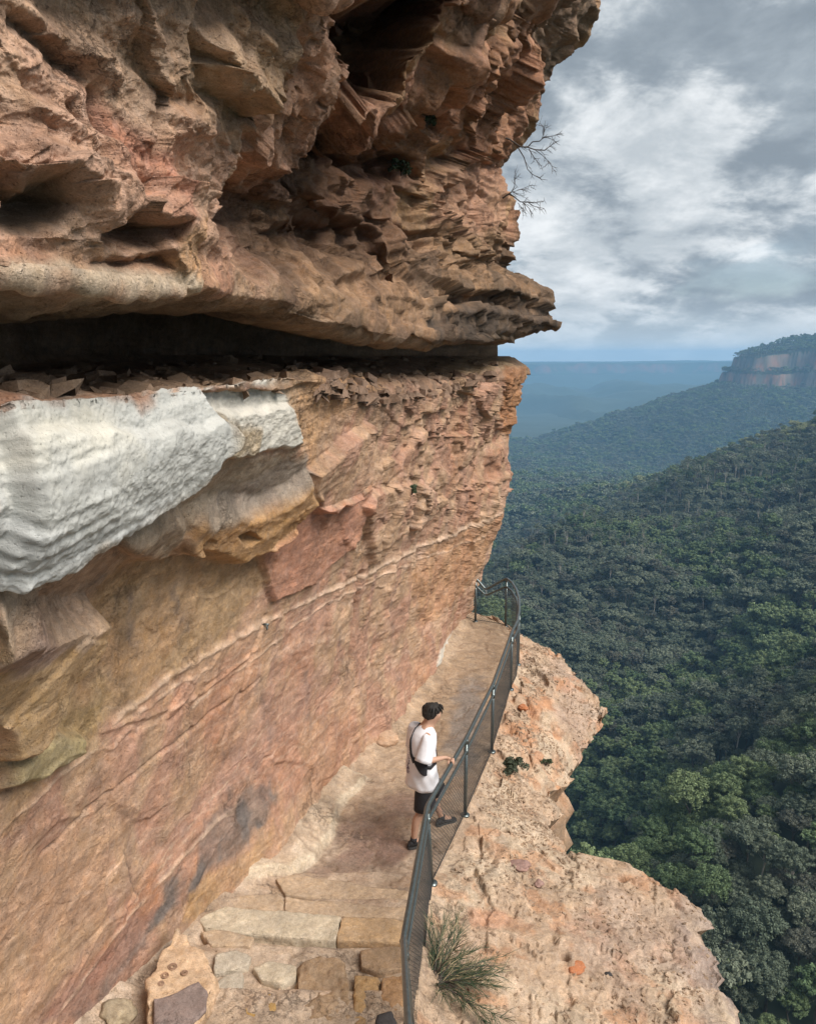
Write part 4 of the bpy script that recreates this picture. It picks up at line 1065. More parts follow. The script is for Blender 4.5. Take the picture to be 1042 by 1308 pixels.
ci.inputs['Collection'].default_value = tree_col; ci.inputs['Separate Children'].default_value = True; ci.inputs['Reset Children'].default_value = True
ip.inputs['Pick Instance'].default_value = True
def nat(n_, t_):
    q = ng.nodes.new('GeometryNodeInputNamedAttribute'); q.data_type = t_; q.inputs[0].default_value = n_; return q.outputs[0]
cb = ng.nodes.new('ShaderNodeCombineXYZ'); ng.links.new(nat('turn', 'FLOAT'), cb.inputs[2])
e2r = ng.nodes.new('FunctionNodeEulerToRotation'); ng.links.new(cb.outputs[0], e2r.inputs[0])
ng.links.new(gi.outputs[0], ip.inputs['Points']); ng.links.new(ci.outputs[0], ip.inputs['Instance']); ng.links.new(nat('pick', 'INT'), ip.inputs['Instance Index'])
ng.links.new(e2r.outputs[0], ip.inputs['Rotation']); ng.links.new(nat('size', 'FLOAT'), ip.inputs['Scale']); ng.links.new(ip.outputs[0], go.inputs[0])
md = fo.modifiers.new('scatter', 'NODES'); md.node_group = ng
print('trees', nT, 'near', int(d[order].max()))

# ------------------------------------------------------------------ haze: one even box of air
hm = bpy.data.materials.new('haze'); hm.use_nodes = True; ht = hm.node_tree; ht.nodes.clear()
ho = ht.nodes.new('ShaderNodeOutputMaterial'); pv = ht.nodes.new('ShaderNodeVolumePrincipled')
pv.inputs['Color'].default_value = (.33, .64, 1.0, 1); pv.inputs['Density'].default_value = .000125; pv.inputs['Anisotropy'].default_value = .0
ht.links.new(pv.outputs[0], ho.inputs['Volume'])
bx0 = np.array([(x, y, z) for x in (-5500, 8500) for y in (-1500, 10600) for z in (-346.5, 90)], float)
hb = raw_mesh('haze', bx0, np.array([[0, 1, 3, 2], [4, 6, 7, 5], [0, 4, 5, 1], [2, 3, 7, 6], [0, 2, 6, 4], [1, 5, 7, 3]]), [hm], False)
tag(obj('haze', hb), 'pale blue haze filling the valley', 'haze', kind='stuff')
# ------------------------------------------------------------------ fence
STEEL = simple_mat('weathered galvanised pipe', (.12, .14, .14), .32, .7, noise=.25, nscale=30)
WIRE = simple_mat('dark fence wire', (.03, .032, .032), .5, .4)
TB = []      # stations: (base xyz, top xyz)
for (x, y, z), t in [((.05, 2.6, 1.05), (.05, 2.6, 2.10)), ((.0, 4.2, .55), (.0, 4.2, 1.53)), ((.05, 5.55, .14), (-.035, 5.45, 1.10))]:
    TB.append((np.array((x, y, z)), np.array(t)))
p1 = on_z(552, 1137, 0); p1t = on_z(545.5, 1030, 1.0)
TB.append((p1, p1t))
for (u, v), (ut, vt) in [((594, 1042), (593.5, 950)), ((628, 960), (628, 880)), ((652, 881), (652.5, 823))]:
    b_ = on_z(u, v, 0); TB.append((b_, np.array([b_[0], b_[1], 1.0])))
for (x, y) in [(1.86, 13.3), (1.97, 13.9), (2.06, 14.6), (2.09, 15.2), (2.07, 15.7), (2.0, 16.05)]: TB.append((np.array((x, y, 0.)), np.array((x, y, 1.0))))
TB.append((np.array((1.62, 16.25, -.06)), np.array((1.60, 16.25, .70)))); TB.append((np.array((1.40, 16.3, 0)), np.array((1.40, 16.3, .93)))); TB.append((np.array((.9, 16.6, .05)), np.array((.85, 16.6, 1.08))))
for k, (b_, t_) in enumerate(TB):
    if k > 2: b_[2] = shelf_z(b_[0], b_[1]) - .01
Bp = np.array([b for b, t in TB]); Tp = np.array([t for b, t in TB])
Mp = Tp + (Bp - Tp) * .17
fence = tag(empty('safety_fence', tuple(Bp[3])), 'grey pipe handrail fence with chain-link mesh along the drop edge of the track', 'fence')
fo_ = Vector(Bp[3])
def rel(P_): return [tuple(Vector(p) - fo_) for p in P_]
def round_poly(P_, r=.07, n=4):
    out = [P_[0]]
    for i in range(1, len(P_) - 1):
        a, b, c = P_[i - 1], P_[i], P_[i + 1]; la, lc = np.linalg.norm(a - b), np.linalg.norm(c - b); q = min(r, la * .4, lc * .4)
        s, e = b + (a - b) / la * q, b + (c - b) / lc * q
        for k in range(n + 1): t = k / n; out.append((1 - t) ** 2 * s + 2 * t * (1 - t) * b + t * t * e)
    out.append(P_[-1]); return np.array(out)
mb = MB(); mb.tube(rel(round_poly(Tp)), .0245, 12); mb.build('top_rail', STEEL, fence)
mb = MB(); mb.tube(rel(round_poly(Mp)), .019, 10); mb.build('lower_rail', STEEL, fence)
mb = MB(); mb.tube(rel(round_poly(Bp + [0, 0, .045])), .006, 6); mb.build('bottom_wire', WIRE, fence)
for k in (1, 2, 3, 4, 5, 6, 8, 12, 14):
    b_, t_ = Bp[k], Tp[k]
    mb = MB(); mb.tube(rel([b_ - [0, 0, .1], t_ - [0, 0, .01]]), .023, 10)
    ax = (t_ - b_) / np.linalg.norm(t_ - b_)
    mb.tube(rel([Mp[k] - ax * .03, Mp[k] + ax * .03]), .030, 10); mb.tube(rel([t_ - ax * .07, t_ - ax * .012]), .030, 10)
    mb.tube(rel([b_ - ax * .0, b_ + ax * .02]), .055, 10)
    mb.build('post', STEEL, fence)
# mesh: two families of slanting wires
L_ = np.concatenate([[0], np.cumsum(np.linalg.norm(np.diff(Bp, axis=0), axis=1))])
def fp(a, h):
    B_ = np.stack([np.interp(a, L_, Bp[:, i]) for i in range(3)], -1); M_ = np.stack([np.interp(a, L_, Mp[:, i]) for i in range(3)], -1)
    return B_ + (M_ - B_) * h[:, None]
mb = MB(); pitch = .052
for fam in (1, -1):
    for a0 in np.arange(-.9, L_[-1] + .9, pitch):
        hh = np.linspace(.04, .99, 9); aa = a0 + fam * hh * .80
        ok = (aa > 0) & (aa < L_[-1])
        if ok.sum() < 2: continue
        mb.tube(rel(fp(aa[ok], hh[ok])), .0020, 4, caps=False)
mb.build('chain_link', WIRE, fence)
# ------------------------------------------------------------------ person
SKIN = simple_mat('skin', (.46, .27, .185), .55, noise=.06, nscale=30)
COTTON = simple_mat('white cotton', (.74, .73, .76), .9, noise=.04, nscale=25, bump=.3, bscale=60)
BLACKC = simple_mat('black cloth', (.018, .018, .022), .85, noise=.2, nscale=30, bump=.3, bscale=80)
BLACKL = simple_mat('black rubber and knit', (.014, .014, .016), .6, noise=.2, nscale=60)
HAIR = simple_mat('dark brown hair', (.016, .012, .009), .8, noise=.4, nscale=60)
INK = simple_mat('purple print', (.17, .13, .22), .9)
SOLE = simple_mat('shoe sole', (.05, .05, .05), .7)
HEAD_ = R(62); PC = Vector((.125, 8.44, 0)); PC.z = shelf_z(.2, 8.45)
person = tag(empty('person', PC, -HEAD_), 'person in white oversized t-shirt and black shorts holding the handrail', 'person')
PS = .965
person.scale = (PS, PS, PS)
def skin_mesh(name, verts, edges, rad, mat, parent, sub=2, root=0):
    me = bpy.data.meshes.new(name + '_cage'); me.from_pydata([tuple(v) for v in verts], edges, [])
    o_ = bpy.data.objects.new(name + '_cage', me); COL.objects.link(o_)
    o_.modifiers.new('skin', 'SKIN').use_smooth_shade = True
    for i, r0 in enumerate(rad):
        r0 = r0 if isinstance(r0, tuple) else (r0, r0)
        me.skin_vertices[0].data[i].radius = r0; me.skin_vertices[0].data[i].use_root = (i == root)
    s_ = o_.modifiers.new('sub', 'SUBSURF'); s_.levels = sub; s_.render_levels = sub
    dg = bpy.context.evaluated_depsgraph_get(); m2 = bpy.data.meshes.new_from_object(o_.evaluated_get(dg))
    bpy.data.objects.remove(o_, do_unlink=True); bpy.data.meshes.remove(me)
    m2.name = name; m2.materials.clear(); m2.materials.append(mat)
    m2.polygons.foreach_set('use_smooth', np.ones(len(m2.polygons), bool))
    return obj(name, m2, parent)
# joints in the person's own frame: x right, y forward, z up
HIPR, KNR, ANR, TOR = (.10, .01, .86), (.11, .02, .47), (.09, -.12, .09), (.10, .02, .035)
HIPL, KNL, ANL, TOL = (-.10, .05, .86), (-.14, .29, .50), (-.16, .40, .09), (-.17, .54, .035)
SHR, ELR, WRR = (.185, .03, 1.36), (.225, -.075, 1.115), (.235, .135, 1.075)
SHL, ELL, WRL = (-.185, .05, 1.36), (-.25, .06, 1.09), (-.25, .17, .86)
# where the right hand grips the rail, worked out from the rail itself
def to_local(p): return tuple((Matrix.Rotation(HEAD_, 3, 'Z') @ (Vector(p) - PC)) / PS)
ya = 8.36; tq_ = np.interp(ya, Tp[3:6, 1], Tp[3:6, 0]); rail_pt = Vector(to_local((tq_, ya, 1.0)))
rdir = (Vector(to_local(tuple(Tp[4]))) - Vector(to_local(tuple(Tp[3])))).normalized()
up_ = Vector((0, 0, 1)); wr = rail_pt + Vector((-.055, -.055, .055)); WRR = tuple(wr)
V_ = [(0, .03, .90), (0, .03, 1.08), (0, .04, 1.24), (0, .07, 1.37), (.005, .125, 1.455), (.012, .17, 1.54), (.018, .185, 1.615)]
E_ = [(0, 1), (1, 2), (2, 3), (3, 4), (4, 5), (5, 6)]
Rr = [(.15, .11), (.135, .10), (.15, .10), (.08, .055), .050, .078, .085]
def chain(pts, rads, fromi):
    global V_
    last = fromi
    for p, q in zip(pts, rads):
        V_.append(tuple(p)); Rr.append(q); E_.append((last, len(V_) - 1)); last = len(V_) - 1
    return last
chain([HIPR, KNR, (.105, -.10, .34), ANR, TOR], [.085, .055, .052, .036, .035], 0)
chain([HIPL, KNL, (-.17, .30, .36), ANL, TOL], [.085, .055, .052, .036, .035], 0)
chain([(.12, .04, 1.36), SHR, ELR, tuple(Vector(ELR) * .55 + Vector(WRR) * .45), WRR], [.042, .044, .038, .036, .024], 3)
il = len(V_) - 1
chain([(-.12, .045, 1.36), SHL, ELL, WRL, (-.245, .19, .79)], [.042, .044, .038, .025, .03], 3)
# face: nose, chin, ears
hd = 5
chain([(.045, .258, 1.535)], [.014], hd); chain([(.035, .238, 1.482)], [.030], hd); chain([(.098, .165, 1.545)], [.016], hd); chain([(-.07, .18, 1.545)], [.016], hd)
# palm and fingers round the rail
palm = rail_pt + Vector((-.01, -.01, .034)); palm_i = None
V_.append(tuple(palm)); Rr.append((.030, .016)); E_.append((il, len(V_) - 1)); palm_i = len(V_) - 1
side = rdir
outw = (side.cross(up_)); outw = outw if outw.dot(Vector((0, 1, 0)) + Vector((1, 0, 0)) * .2) > 0 else -outw
body = skin_mesh('body', V_, E_, Rr, SKIN, person, 2)
fb = MB()
for k, (off, ln) in enumerate([(-.030, .9), (-.010, 1.0), (.010, .95), (.030, .75)]):
    o0 = palm + side * off
    pts = [o0, o0 + outw * .030 * ln + up_ * .004, o0 + outw * .040 * ln - up_ * .030, o0 + outw * .022 - up_ * .058, o0 - outw * .002 - up_ * .062 * ln]
    fb.tube(pts, [.011, .010, .009, .0085, .006], 8)
o0 = palm - side * .028 - outw * .015
fb.tube([o0, o0 - side * .022 - up_ * .012, o0 - side * .030 + outw * .006 - up_ * .040, o0 - side * .024 + outw * .02 - up_ * .056], [.013, .0115, .010, .007], 8)
o0 = Vector((-.245, .19, .79))
for k in range(4): fb.tube([o0 + Vector((0, -.022 + .015 * k, 0)), o0 + Vector((.004, -.022 + .015 * k, -.035)), o0 + Vector((.016, -.020 + .014 * k, -.065 + .004 * abs(k - 1))), o0 + Vector((.030, -.018 + .013 * k, -.085 + .006 * abs(k - 1)))], [.010, .009, .008, .006], 8)
fb.tube([o0 + Vector((.01, .025, .01)), o0 + Vector((.02, .045, -.02)), o0 + Vector((.03, .048, -.05))], [.012, .010, .007], 8)
fb.build('fingers', SKIN, body)
# eyes: dark lids, brows kept small
eb = MB()
for sx in (.055, -.012):
    eb.tube([(sx - .012, .246, 1.556), (sx, .251, 1.558), (sx + .012, .244, 1.556)], .005, 6)
eb.build('eyes', HAIR, body)
def loft(rings, seg=36, fold=0.0, seed=0, caps=False):
    """rings: (centre, rx, ry, rotation z, tilt vector)"""
    Vv = []
    for k, (c, rx, ry, *rest) in enumerate(rings):
        ax = Vector(rest[0]) if rest else Vector((0, 0, 1)); ax.normalize()
        xr = Vector((1, 0, 0)); xr = (xr - ax * xr.dot(ax)).normalized(); yr_ = ax.cross(xr)
        for j in range(seg):
            a = 2 * math.pi * j / seg
            f_ = 1 + fold * (math.sin(a * 5 + k * .7 + seed) * .5 + math.sin(a * 9 - k * 1.1 + seed * 2) * .3) * (k / len(rings) if True else 1)
            Vv.append(Vector(c) + xr * math.cos(a) * rx * f_ + yr_ * math.sin(a) * ry * f_)
    Fs = []
    for k in range(len(rings) - 1):
        for j in range(seg):
            j2 = (j + 1) % seg; Fs.append((k * seg + j, k * seg + j2, (k + 1) * seg + j2, (k + 1) * seg + j))
    if caps: Fs.append(tuple(range(seg)[::-1])); Fs.append(tuple((len(rings) - 1) * seg + j for j in range(seg)))
    return [tuple(v) for v in Vv], Fs
sh = MB()
def torso_r(z):   # centre y, rx, ry
    return (np.interp(z, [.78, .95, 1.15, 1.30, 1.38, 1.43], [.035, .03, .03, .05, .075, .10]), np.interp(z, [.70, .95, 1.15, 1.28, 1.36, 1.40, 1.43], [.228, .212, .197, .212, .178, .115, .068]),
            np.interp(z, [.70, .95, 1.15, 1.28, 1.36, 1.40, 1.43], [.176, .162, .148, .142, .115, .085, .066]))
zz = np.concatenate([np.linspace(1.432, 1.30, 8), np.linspace(1.26, .715, 16)])
sh.add(*loft([((.0, torso_r(z)[0] + .004 * math.sin(9 * z), z), torso_r(z)[1], torso_r(z)[2], (0, .05, 1)) for z in zz], 48, .09, 1))
# little inner turn at the hem so that the cloth has thickness
for S, E_l, sd_ in ((SHR, ELR, 1), (SHL, ELL, -1)):
    S = Vector(S); E2 = Vector(E_l); d_ = (E2 - S)
    rings_ = []
    for t in np.linspace(-.6, 1.0, 12):
        c = S + d_ * t + Vector((.16 * sd_ * min(t, 0), .02 * min(t, 0), .20 * min(t, 0))); r0 = np.interp(t, [-.6, -.3, -.1, .1, .3, 1.0], [.012, .045, .070, .080, .086, .092])
        rings_.append((c, r0, r0 * 1.0, tuple(-d_ + Vector((sd_ * .0, 0, 0)))))
    sh.add(*loft(rings_, 28, .07, 3 + sd_))
shirt = sh.build('t_shirt', COTTON, person)
sm_ = shirt.modifiers.new('thick', 'SOLIDIFY'); sm_.thickness = .004; sm_.offset = -1
# vertical lettering down the back, too small to read in the photo: joined pen strokes
pr = MB(); r2 = random.Random(4)
zc0 = 1.22; 
while zc0 > .90:
    cy, rx, ry = torso_r(zc0); a0 = -math.pi / 2 - .10
    pts = []
    for k in range(5):
        a = a0 + r2.uniform(-.17, .17); z = zc0 - k * .005 + r2.uniform(-.008, .008)
        pts.append((math.cos(a) * (rx + .007), cy + math.sin(a) * (ry + .007), z))
    pr.tube(pts, .0032, 5); zc0 -= .026
pr.build('back_print', INK, shirt)
# shorts
st = MB()
st.add(*loft([((0, .03, .97), .16, .12), ((0, .03, .90), .165, .122), ((0, .03, .82), .168, .126), ((0, .03, .78), .16, .12)], 36, .03, 2))
for HP, KN, sd_ in ((HIPR, KNR, 1), (HIPL, KNL, -1)):
    a, b = Vector(HP), Vector(KN); d_ = b - a
    st.add(*loft([(a + d_ * t, r0, r0 * 1.05, tuple(-d_)) for t, r0 in ((-.12, .070), (.0, .080), (.25, .094), (.55, .110), (.86, .120), (1.02, .124))], 28, .06, 5 + sd_))
sho = st.build('shorts', BLACKC, person); q_ = sho.modifiers.new('thick', 'SOLIDIFY'); q_.thickness = .004
# shoes
for AN, TO in ((ANR, TOR), (ANL, TOL)):
    a, t = Vector(AN), Vector(TO); f = Vector((t.x - a.x, t.y - a.y, 0)).normalized(); s_ = Vector((f.y, -f.x, 0))
    base = Vector((a.x, a.y, 0)) - f * .06
    sm2 = MB(); rings = []
    for k, (l, w, h) in enumerate([(-.012, .022, .05), (.0, .034, .085), (.04, .040, .105), (.085, .040, .095), (.13, .044, .075), (.18, .050, .058), (.22, .048, .048), (.255, .034, .038), (.268, .014, .026)]):
        ring = []
        for j in range(14):
            q = 2 * math.pi * j / 14; x = math.cos(q) * w; z = .012 + (h - .012) * (.5 + .5 * math.sin(q)) if True else 0
            ring.append(tuple(base + f * l + s_ * x + Vector((0, 0, z))))
        rings.append(ring)
    Vv = [p for r0 in rings for p in r0]; Fs = []
    for k in range(len(rings) - 1):
        for j in range(14): j2 = (j + 1) % 14; Fs.append((k * 14 + j, k * 14 + j2, (k + 1) * 14 + j2, (k + 1) * 14 + j))
    Fs += [tuple(range(14)), tuple((len(rings) - 1) * 14 + j for j in range(13, -1, -1))]
    sm2.add(Vv, Fs); shoe = sm2.build('shoe', BLACKL, person)
    s3 = MB(); out = []
    for (l, w) in [(-.018, .02), (.0, .038), (.05, .042), (.13, .046), (.18, .053), (.22, .051), (.26, .036), (.275, .012)]:
        out.append((l, w))
    ol = [base + f * l + s_ * w for l, w in out] + [base + f * l - s_ * w for l, w in out[::-1]]
    n_ = len(ol); s3.add([tuple(p) for p in ol] + [tuple(p + Vector((0, 0, .022))) for p in ol], [tuple(range(n_))[::-1], tuple(range(n_, 2 * n_))] + [(i, (i + 1) % n_, n_ + (i + 1) % n_, n_ + i) for i in range(n_)])
    s3.build('sole', SOLE, shoe, smooth=False)
    sk = MB(); sk.tube([tuple(a - Vector((0, 0, .02))), tuple(a + Vector((0, 0, .035)))], [.044, .040], 12); sk.build('sock', BLACKC, shoe)
# hair: a cap of locks over the skull
bm = bmesh.new(); bmesh.ops.create_icosphere(bm, subdivisions=4, radius=1)
hc = Vector((.012, .150, 1.590))
kill = []
for v in bm.verts:
    c = v.co.copy(); n_ = fbm(np.array([[c.x, c.y, c.z]], F32), 3.5, 3, off=5, sc=(1, 1, .5))[0]
    rr_ = 1 + .07 * n_
    fr = c.y                                             # front
    v.co = Vector((c.x * .095 * rr_, c.y * .112 * rr_ + (.012 if c.z > .2 else 0), c.z * .105 * rr_)) + hc
    low = -.10 if c.y > .25 else (-.62 if c.y < -.1 else -.62 + (c.y + .1) / .35 * .52)
    if c.z < low - .03 * n_: kill.append(v)
bmesh.ops.delete(bm, geom=kill, context='VERTS')
hm_ = bpy.data.meshes.new('hair'); bm.to_mesh(hm_); bm.free(); hm_.materials.append(HAIR)
hm_.polygons.foreach_set('use_smooth', np.ones(len(hm_.polygons), bool)); hair = obj('hair', hm_, person)
hs_ = hair.modifiers.new('thick', 'SOLIDIFY'); hs_.thickness = .012
fr_ = MB()
for k in range(44):
    a = r2.uniform(-.9, 3.9); c = hc + Vector((math.cos(a) * .075, math.sin(a) * .09 + .01, .055 + r2.uniform(-.01, .03)))
    e_ = c + Vector((math.cos(a) * .04, math.sin(a) * .05, -.05 - r2.uniform(0, .03))); fr_.tube([c, (c + e_) / 2 + Vector((math.cos(a) * .008, math.sin(a) * .008, .006)), e_], [.008, .007, .0015], 5)
fr_.build('fringe', HAIR, hair)
# sling bag: over the left shoulder, bag under the right arm at the back
bag = tag(empty('sling_bag', PC, -HEAD_), 'black sling bag worn across the back of the person in white', 'bag'); bag.scale = (PS, PS, PS)
def on_torso(a, z, off): cy, rx, ry = torso_r(z); return Vector((math.cos(a) * (rx + off), cy + math.sin(a) * (ry + off), z))
bg_ = MB(); nu, nv_ = 14, 10; Vv = []
for side_ in (0, 1):
    for i in range(nu + 1):
        for j in range(nv_ + 1):
            s0, t0 = i / nu * 2 - 1, j / nv_ * 2 - 1
            a = -math.pi / 2 + .95 + s0 * .52 * (.72 + .28 * t0) - t0 * .12; z = 1.025 + t0 * .095 * (1 - .25 * abs(s0) ** 2) - s0 * .02
            th_ = .045 * math.sqrt(max(0, (1 - s0 ** 4) * (1 - t0 ** 4))) if side_ else 0
            Vv.append(tuple(on_torso(a, z, .008 + th_)))
Fs = []; m_ = (nu + 1) * (nv_ + 1)
for side_ in (0, 1):
    for i in range(nu):
        for j in range(nv_):
            q = side_ * m_ + i * (nv_ + 1) + j; ff = (q, q + 1, q + nv_ + 2, q + nv_ + 1); Fs.append(ff if side_ else ff[::-1])
bg_.add(Vv, Fs); bg_.build('pouch', BLACKC, bag)
sp_ = MB(); path_ = [(-math.pi / 2 + .46, 1.06), (-math.pi / 2 + .20, 1.14), (-math.pi / 2 + .02, 1.22), (-math.pi / 2 - .10, 1.29), (-math.pi / 2 - .22, 1.35), (-math.pi / 2 - .42, 1.39)]
ribs = [on_torso(a, z, .012) for a, z in path_] + [Vector((-.085, .06, 1.425)), Vector((-.075, .12, 1.405))] + [on_torso(a, z, .012) for a, z in [(math.pi / 2 + .3, 1.33), (math.pi / 2, 1.22), (math.pi / 2 - .5, 1.12), (.5, 1.05), (0, 1.02), (-.5, 1.03)]]
Vv = []; 
for i, p in enumerate(ribs):
    t = (ribs[min(i + 1, len(ribs) - 1)] - ribs[max(i - 1, 0)]).normalized(); n_ = Vector((p.x, p.y - .04, 0)).normalized() if i not in (6, 7) else Vector((0, 0, 1)); s_ = t.cross(n_).normalized()
    for q in (-.02, .02):
        for h_ in (-.003, .005): Vv.append(tuple(p + s_ * q + n_ * h_))
Fs = []
for i in range(len(ribs) - 1):
    b0, c0 = i * 4, i * 4 + 4
    for (m, n_) in ((0, 1), (1, 3), (3, 2), (2, 0)): Fs.append((b0 + m, b0 + n_, c0 + n_, c0 + m))
sp_.add(Vv, Fs); sp_.build('strap', BLACKC, bag)
# ------------------------------------------------------------------ built steps, stones, boulder
STONE = {}
def stone_mat(nm, c):
    if nm not in STONE: STONE[nm] = rock_mat(nm, False, c, 1.1, (1, 1, 1), .012)
    return STONE[nm]
def stone(name, poly, z, thick, mat, label, cat, tilt=(0, 0), group=None, rough=.012, parent=None):
    """flat-topped dressed or natural stone with the given outline (picture corners on the level z)"""
    P_ = np.array([on_z(u, v, z)[:2] for u, v in poly]); c = P_.mean(0)
    bm = bmesh.new(); vs_ = [bm.verts.new((x - c[0], y - c[1], tilt[0] * (x - c[0]) + tilt[1] * (y - c[1]))) for x, y in P_]
    f = bm.faces.new(vs_); f.normal_update()
    if f.normal.z < 0: f.normal_flip()
    r0 = bmesh.ops.extrude_face_region(bm, geom=[f]); dn = [g for g in r0['geom'] if isinstance(g, bmesh.types.BMVert)]
    for v in dn: v.co.z -= thick; v.co.x *= 1.02; v.co.y *= 1.02
    bmesh.ops.recalc_face_normals(bm, faces=bm.faces[:])
    bmesh.ops.bevel(bm, geom=bm.edges[:], offset=.018, segments=2, affect='EDGES', profile=.6)
    bmesh.ops.triangulate(bm, faces=bm.faces[:])
    for _ in range(6):
        lo = [e for e in bm.edges if e.calc_length() > .045]
        if not lo: break
        bmesh.ops.subdivide_edges(bm, edges=lo, cuts=1, use_grid_fill=False); bmesh.ops.triangulate(bm, faces=bm.faces[:])
    co = np.array([v.co[:] for v in bm.verts], F32); off = sum(map(ord, label or name)) % 97
    d = rough * fbm(co, 4, 4, off=off) + rough * .5 * fbm(co, 16, 3, off=off + 3); d2 = rough * fbm(co, 6, 3, off=off + 40)
    for v, a, b in zip(bm.verts, d, d2): v.co += v.normal * float(a); v.co.x += float(b) * .6
    me = bpy.data.meshes.new(name); bm.to_mesh(me); bm.free(); me.materials.append(mat)
    me.polygons.foreach_set('use_smooth', np.ones(len(me.polygons), bool))
    o_ = obj(name, me, parent, (c[0], c[1], z + .02)); 
    if label: tag(o_, label, cat, group)
    return o_
TANS, PALE, GREY, OCH, BRN, DRK = stone_mat('tan step stone', (.42, .31, .215)), stone_mat('pale paving stone', (.47, .39, .29)), stone_mat('grey-buff paving stone', (.44, .375, .295)), stone_mat('ochre stone', (.40, .25, .10)), stone_mat('streaked brown stone', (.30, .205, .13)), stone_mat('dark stone', (.06, .055, .055))
G1 = 'stone steps of the track'
stone('step_stone', [(352, 1124), (374, 1119), (522, 1141), (521, 1160), (364, 1146)], .085, .14, TANS, 'long tan step stone at the far edge of the steps, nearest the person', 'step', group=G1)
stone('step_stone', [(297, 1148), (352, 1143), (363, 1148), (362, 1168), (294, 1166)], .155, .16, TANS, 'small tan step stone by the cliff foot in the middle row of steps', 'step', group=G1)
stone('step_stone', [(364, 1148), (521, 1162), (519, 1176), (436, 1173), (363, 1168)], .155, .16, TANS, 'narrow grey-tan step stone reaching to the fence in the middle row of steps', 'step', group=G1)
stone('step_stone', [(254, 1175), (286, 1160), (436, 1173), (429, 1204), (380, 1201), (262, 1190)], .225, .2, PALE, 'wide pale step stone in the front row of steps beside the cliff', 'step', group=G1)
stone('step_stone', [(437, 1173), (518, 1177), (516, 1207), (430, 1204)], .225, .2, stone_mat('honey step stone', (.44, .30, .18)), 'square honey-brown step stone in the front row of steps beside the fence', 'step', group=G1)
G2 = 'paving stones set in the ground below the steps'
stone('paving_stone', [(256, 1193), (280, 1190), (326, 1199), (320, 1212), (270, 1211)], .24, .15, TANS, 'long thin tan paving stone just below the wide pale step', 'paving stone', group=G2)
stone('paving_stone', [(275, 1221), (300, 1216), (322, 1224), (318, 1236), (298, 1242), (273, 1246)], .27, .2, GREY, 'grey-buff paving stone beside the tip of the boulder', 'paving stone', group=G2)
stone('paving_stone', [(258, 1293), (272, 1262), (290, 1246), (311, 1243), (309, 1282), (298, 1294)], .27, .2, GREY, 'tall pale grey paving stone on the right side of the boulder', 'paving stone', group=G2)
stone('paving_stone', [(322, 1238), (345, 1229), (380, 1236), (378, 1250), (360, 1260), (333, 1254)], .27, .2, PALE, 'broken tan paving stone in the middle of the rough paving', 'paving stone', group=G2)
stone('paving_stone', [(311, 1274), (330, 1266), (352, 1274), (354, 1298), (330, 1306), (313, 1300)], .28, .2, OCH, 'ochre-stained paving stone near the bottom of the picture', 'paving stone', group=G2)
stone('paving_stone', [(382, 1232), (410, 1224), (442, 1228), (450, 1320), (378, 1322)], .27, .2, BRN, 'large grey-brown stone with grooves like bark in the paving', 'paving stone', rough=.03, group=G2)
stone('paving_stone', [(452, 1248), (484, 1250), (486, 1325), (453, 1325)], .27, .2, stone_mat('rust paving stone', (.37, .235, .12)), 'rust-striped narrow stone standing left of another beside the fence', 'paving stone', rough=.025, group=G2)
stone('paving_stone', [(487, 1249), (515, 1247), (517, 1325), (488, 1325)], .27, .2, stone_mat('rust brown paving stone', (.33, .20, .11)), 'brown-striped narrow stone touching the fence foot', 'paving stone', rough=.025, group=G2)
stone('paving_stone', [(459, 1216), (490, 1211), (515, 1214), (514, 1240), (484, 1245), (461, 1236)], .25, .2, BRN, 'brown rounded stone below the honey-brown step beside the fence', 'paving stone', group=G2)
stone('stone_block', [(481, 1299), (499, 1294), (512, 1322), (478, 1326)], .46, .22, DRK, 'small dark angular block at the very bottom beside the handrail', 'stone block')
bo_ = stone('boulder', [(189, 1290), (191, 1258), (206, 1228), (227, 1196), (250, 1212), (273, 1238), (272, 1262), (262, 1290), (240, 1320), (192, 1322)], .46, .5, stone_mat('peach boulder stone', (.50, .345, .225)), 'peach-coloured boulder with ring marks lying against the foot of the cliff', 'boulder', tilt=(-.10, .05), rough=.03)
pt_ = stone('dark_face', [(196, 1280), (218, 1277), (252, 1256), (266, 1268), (262, 1290), (240, 1312), (198, 1312)], .485, .04, stone_mat('purple grey stone skin', (.22, .165, .145)), None, None, tilt=(-.10, .05), rough=.012, parent=bo_)
pt_.location = Vector(pt_.location) - Vector(bo_.location)
tr = MB()
for (u, v, r0) in [(221, 1241, .034), (236, 1247, .024), (211, 1252, .028), (206, 1262, .022)]:
    q = on_z(u, v, .47) - np.array(bo_.location); zt = -.10 * q[0] + .05 * q[1] + .015
    for rr_ in (r0, r0 * .55): tr.tube([(q[0] + math.cos(a) * rr_, q[1] + math.sin(a) * rr_, zt + -.10 * math.cos(a) * rr_ + .05 * math.sin(a) * rr_) for a in np.linspace(0, 6.4, 18)], .005, 5)
tr.build('ring_marks', stone_mat('iron ring stone', (.30, .19, .13)), bo_)
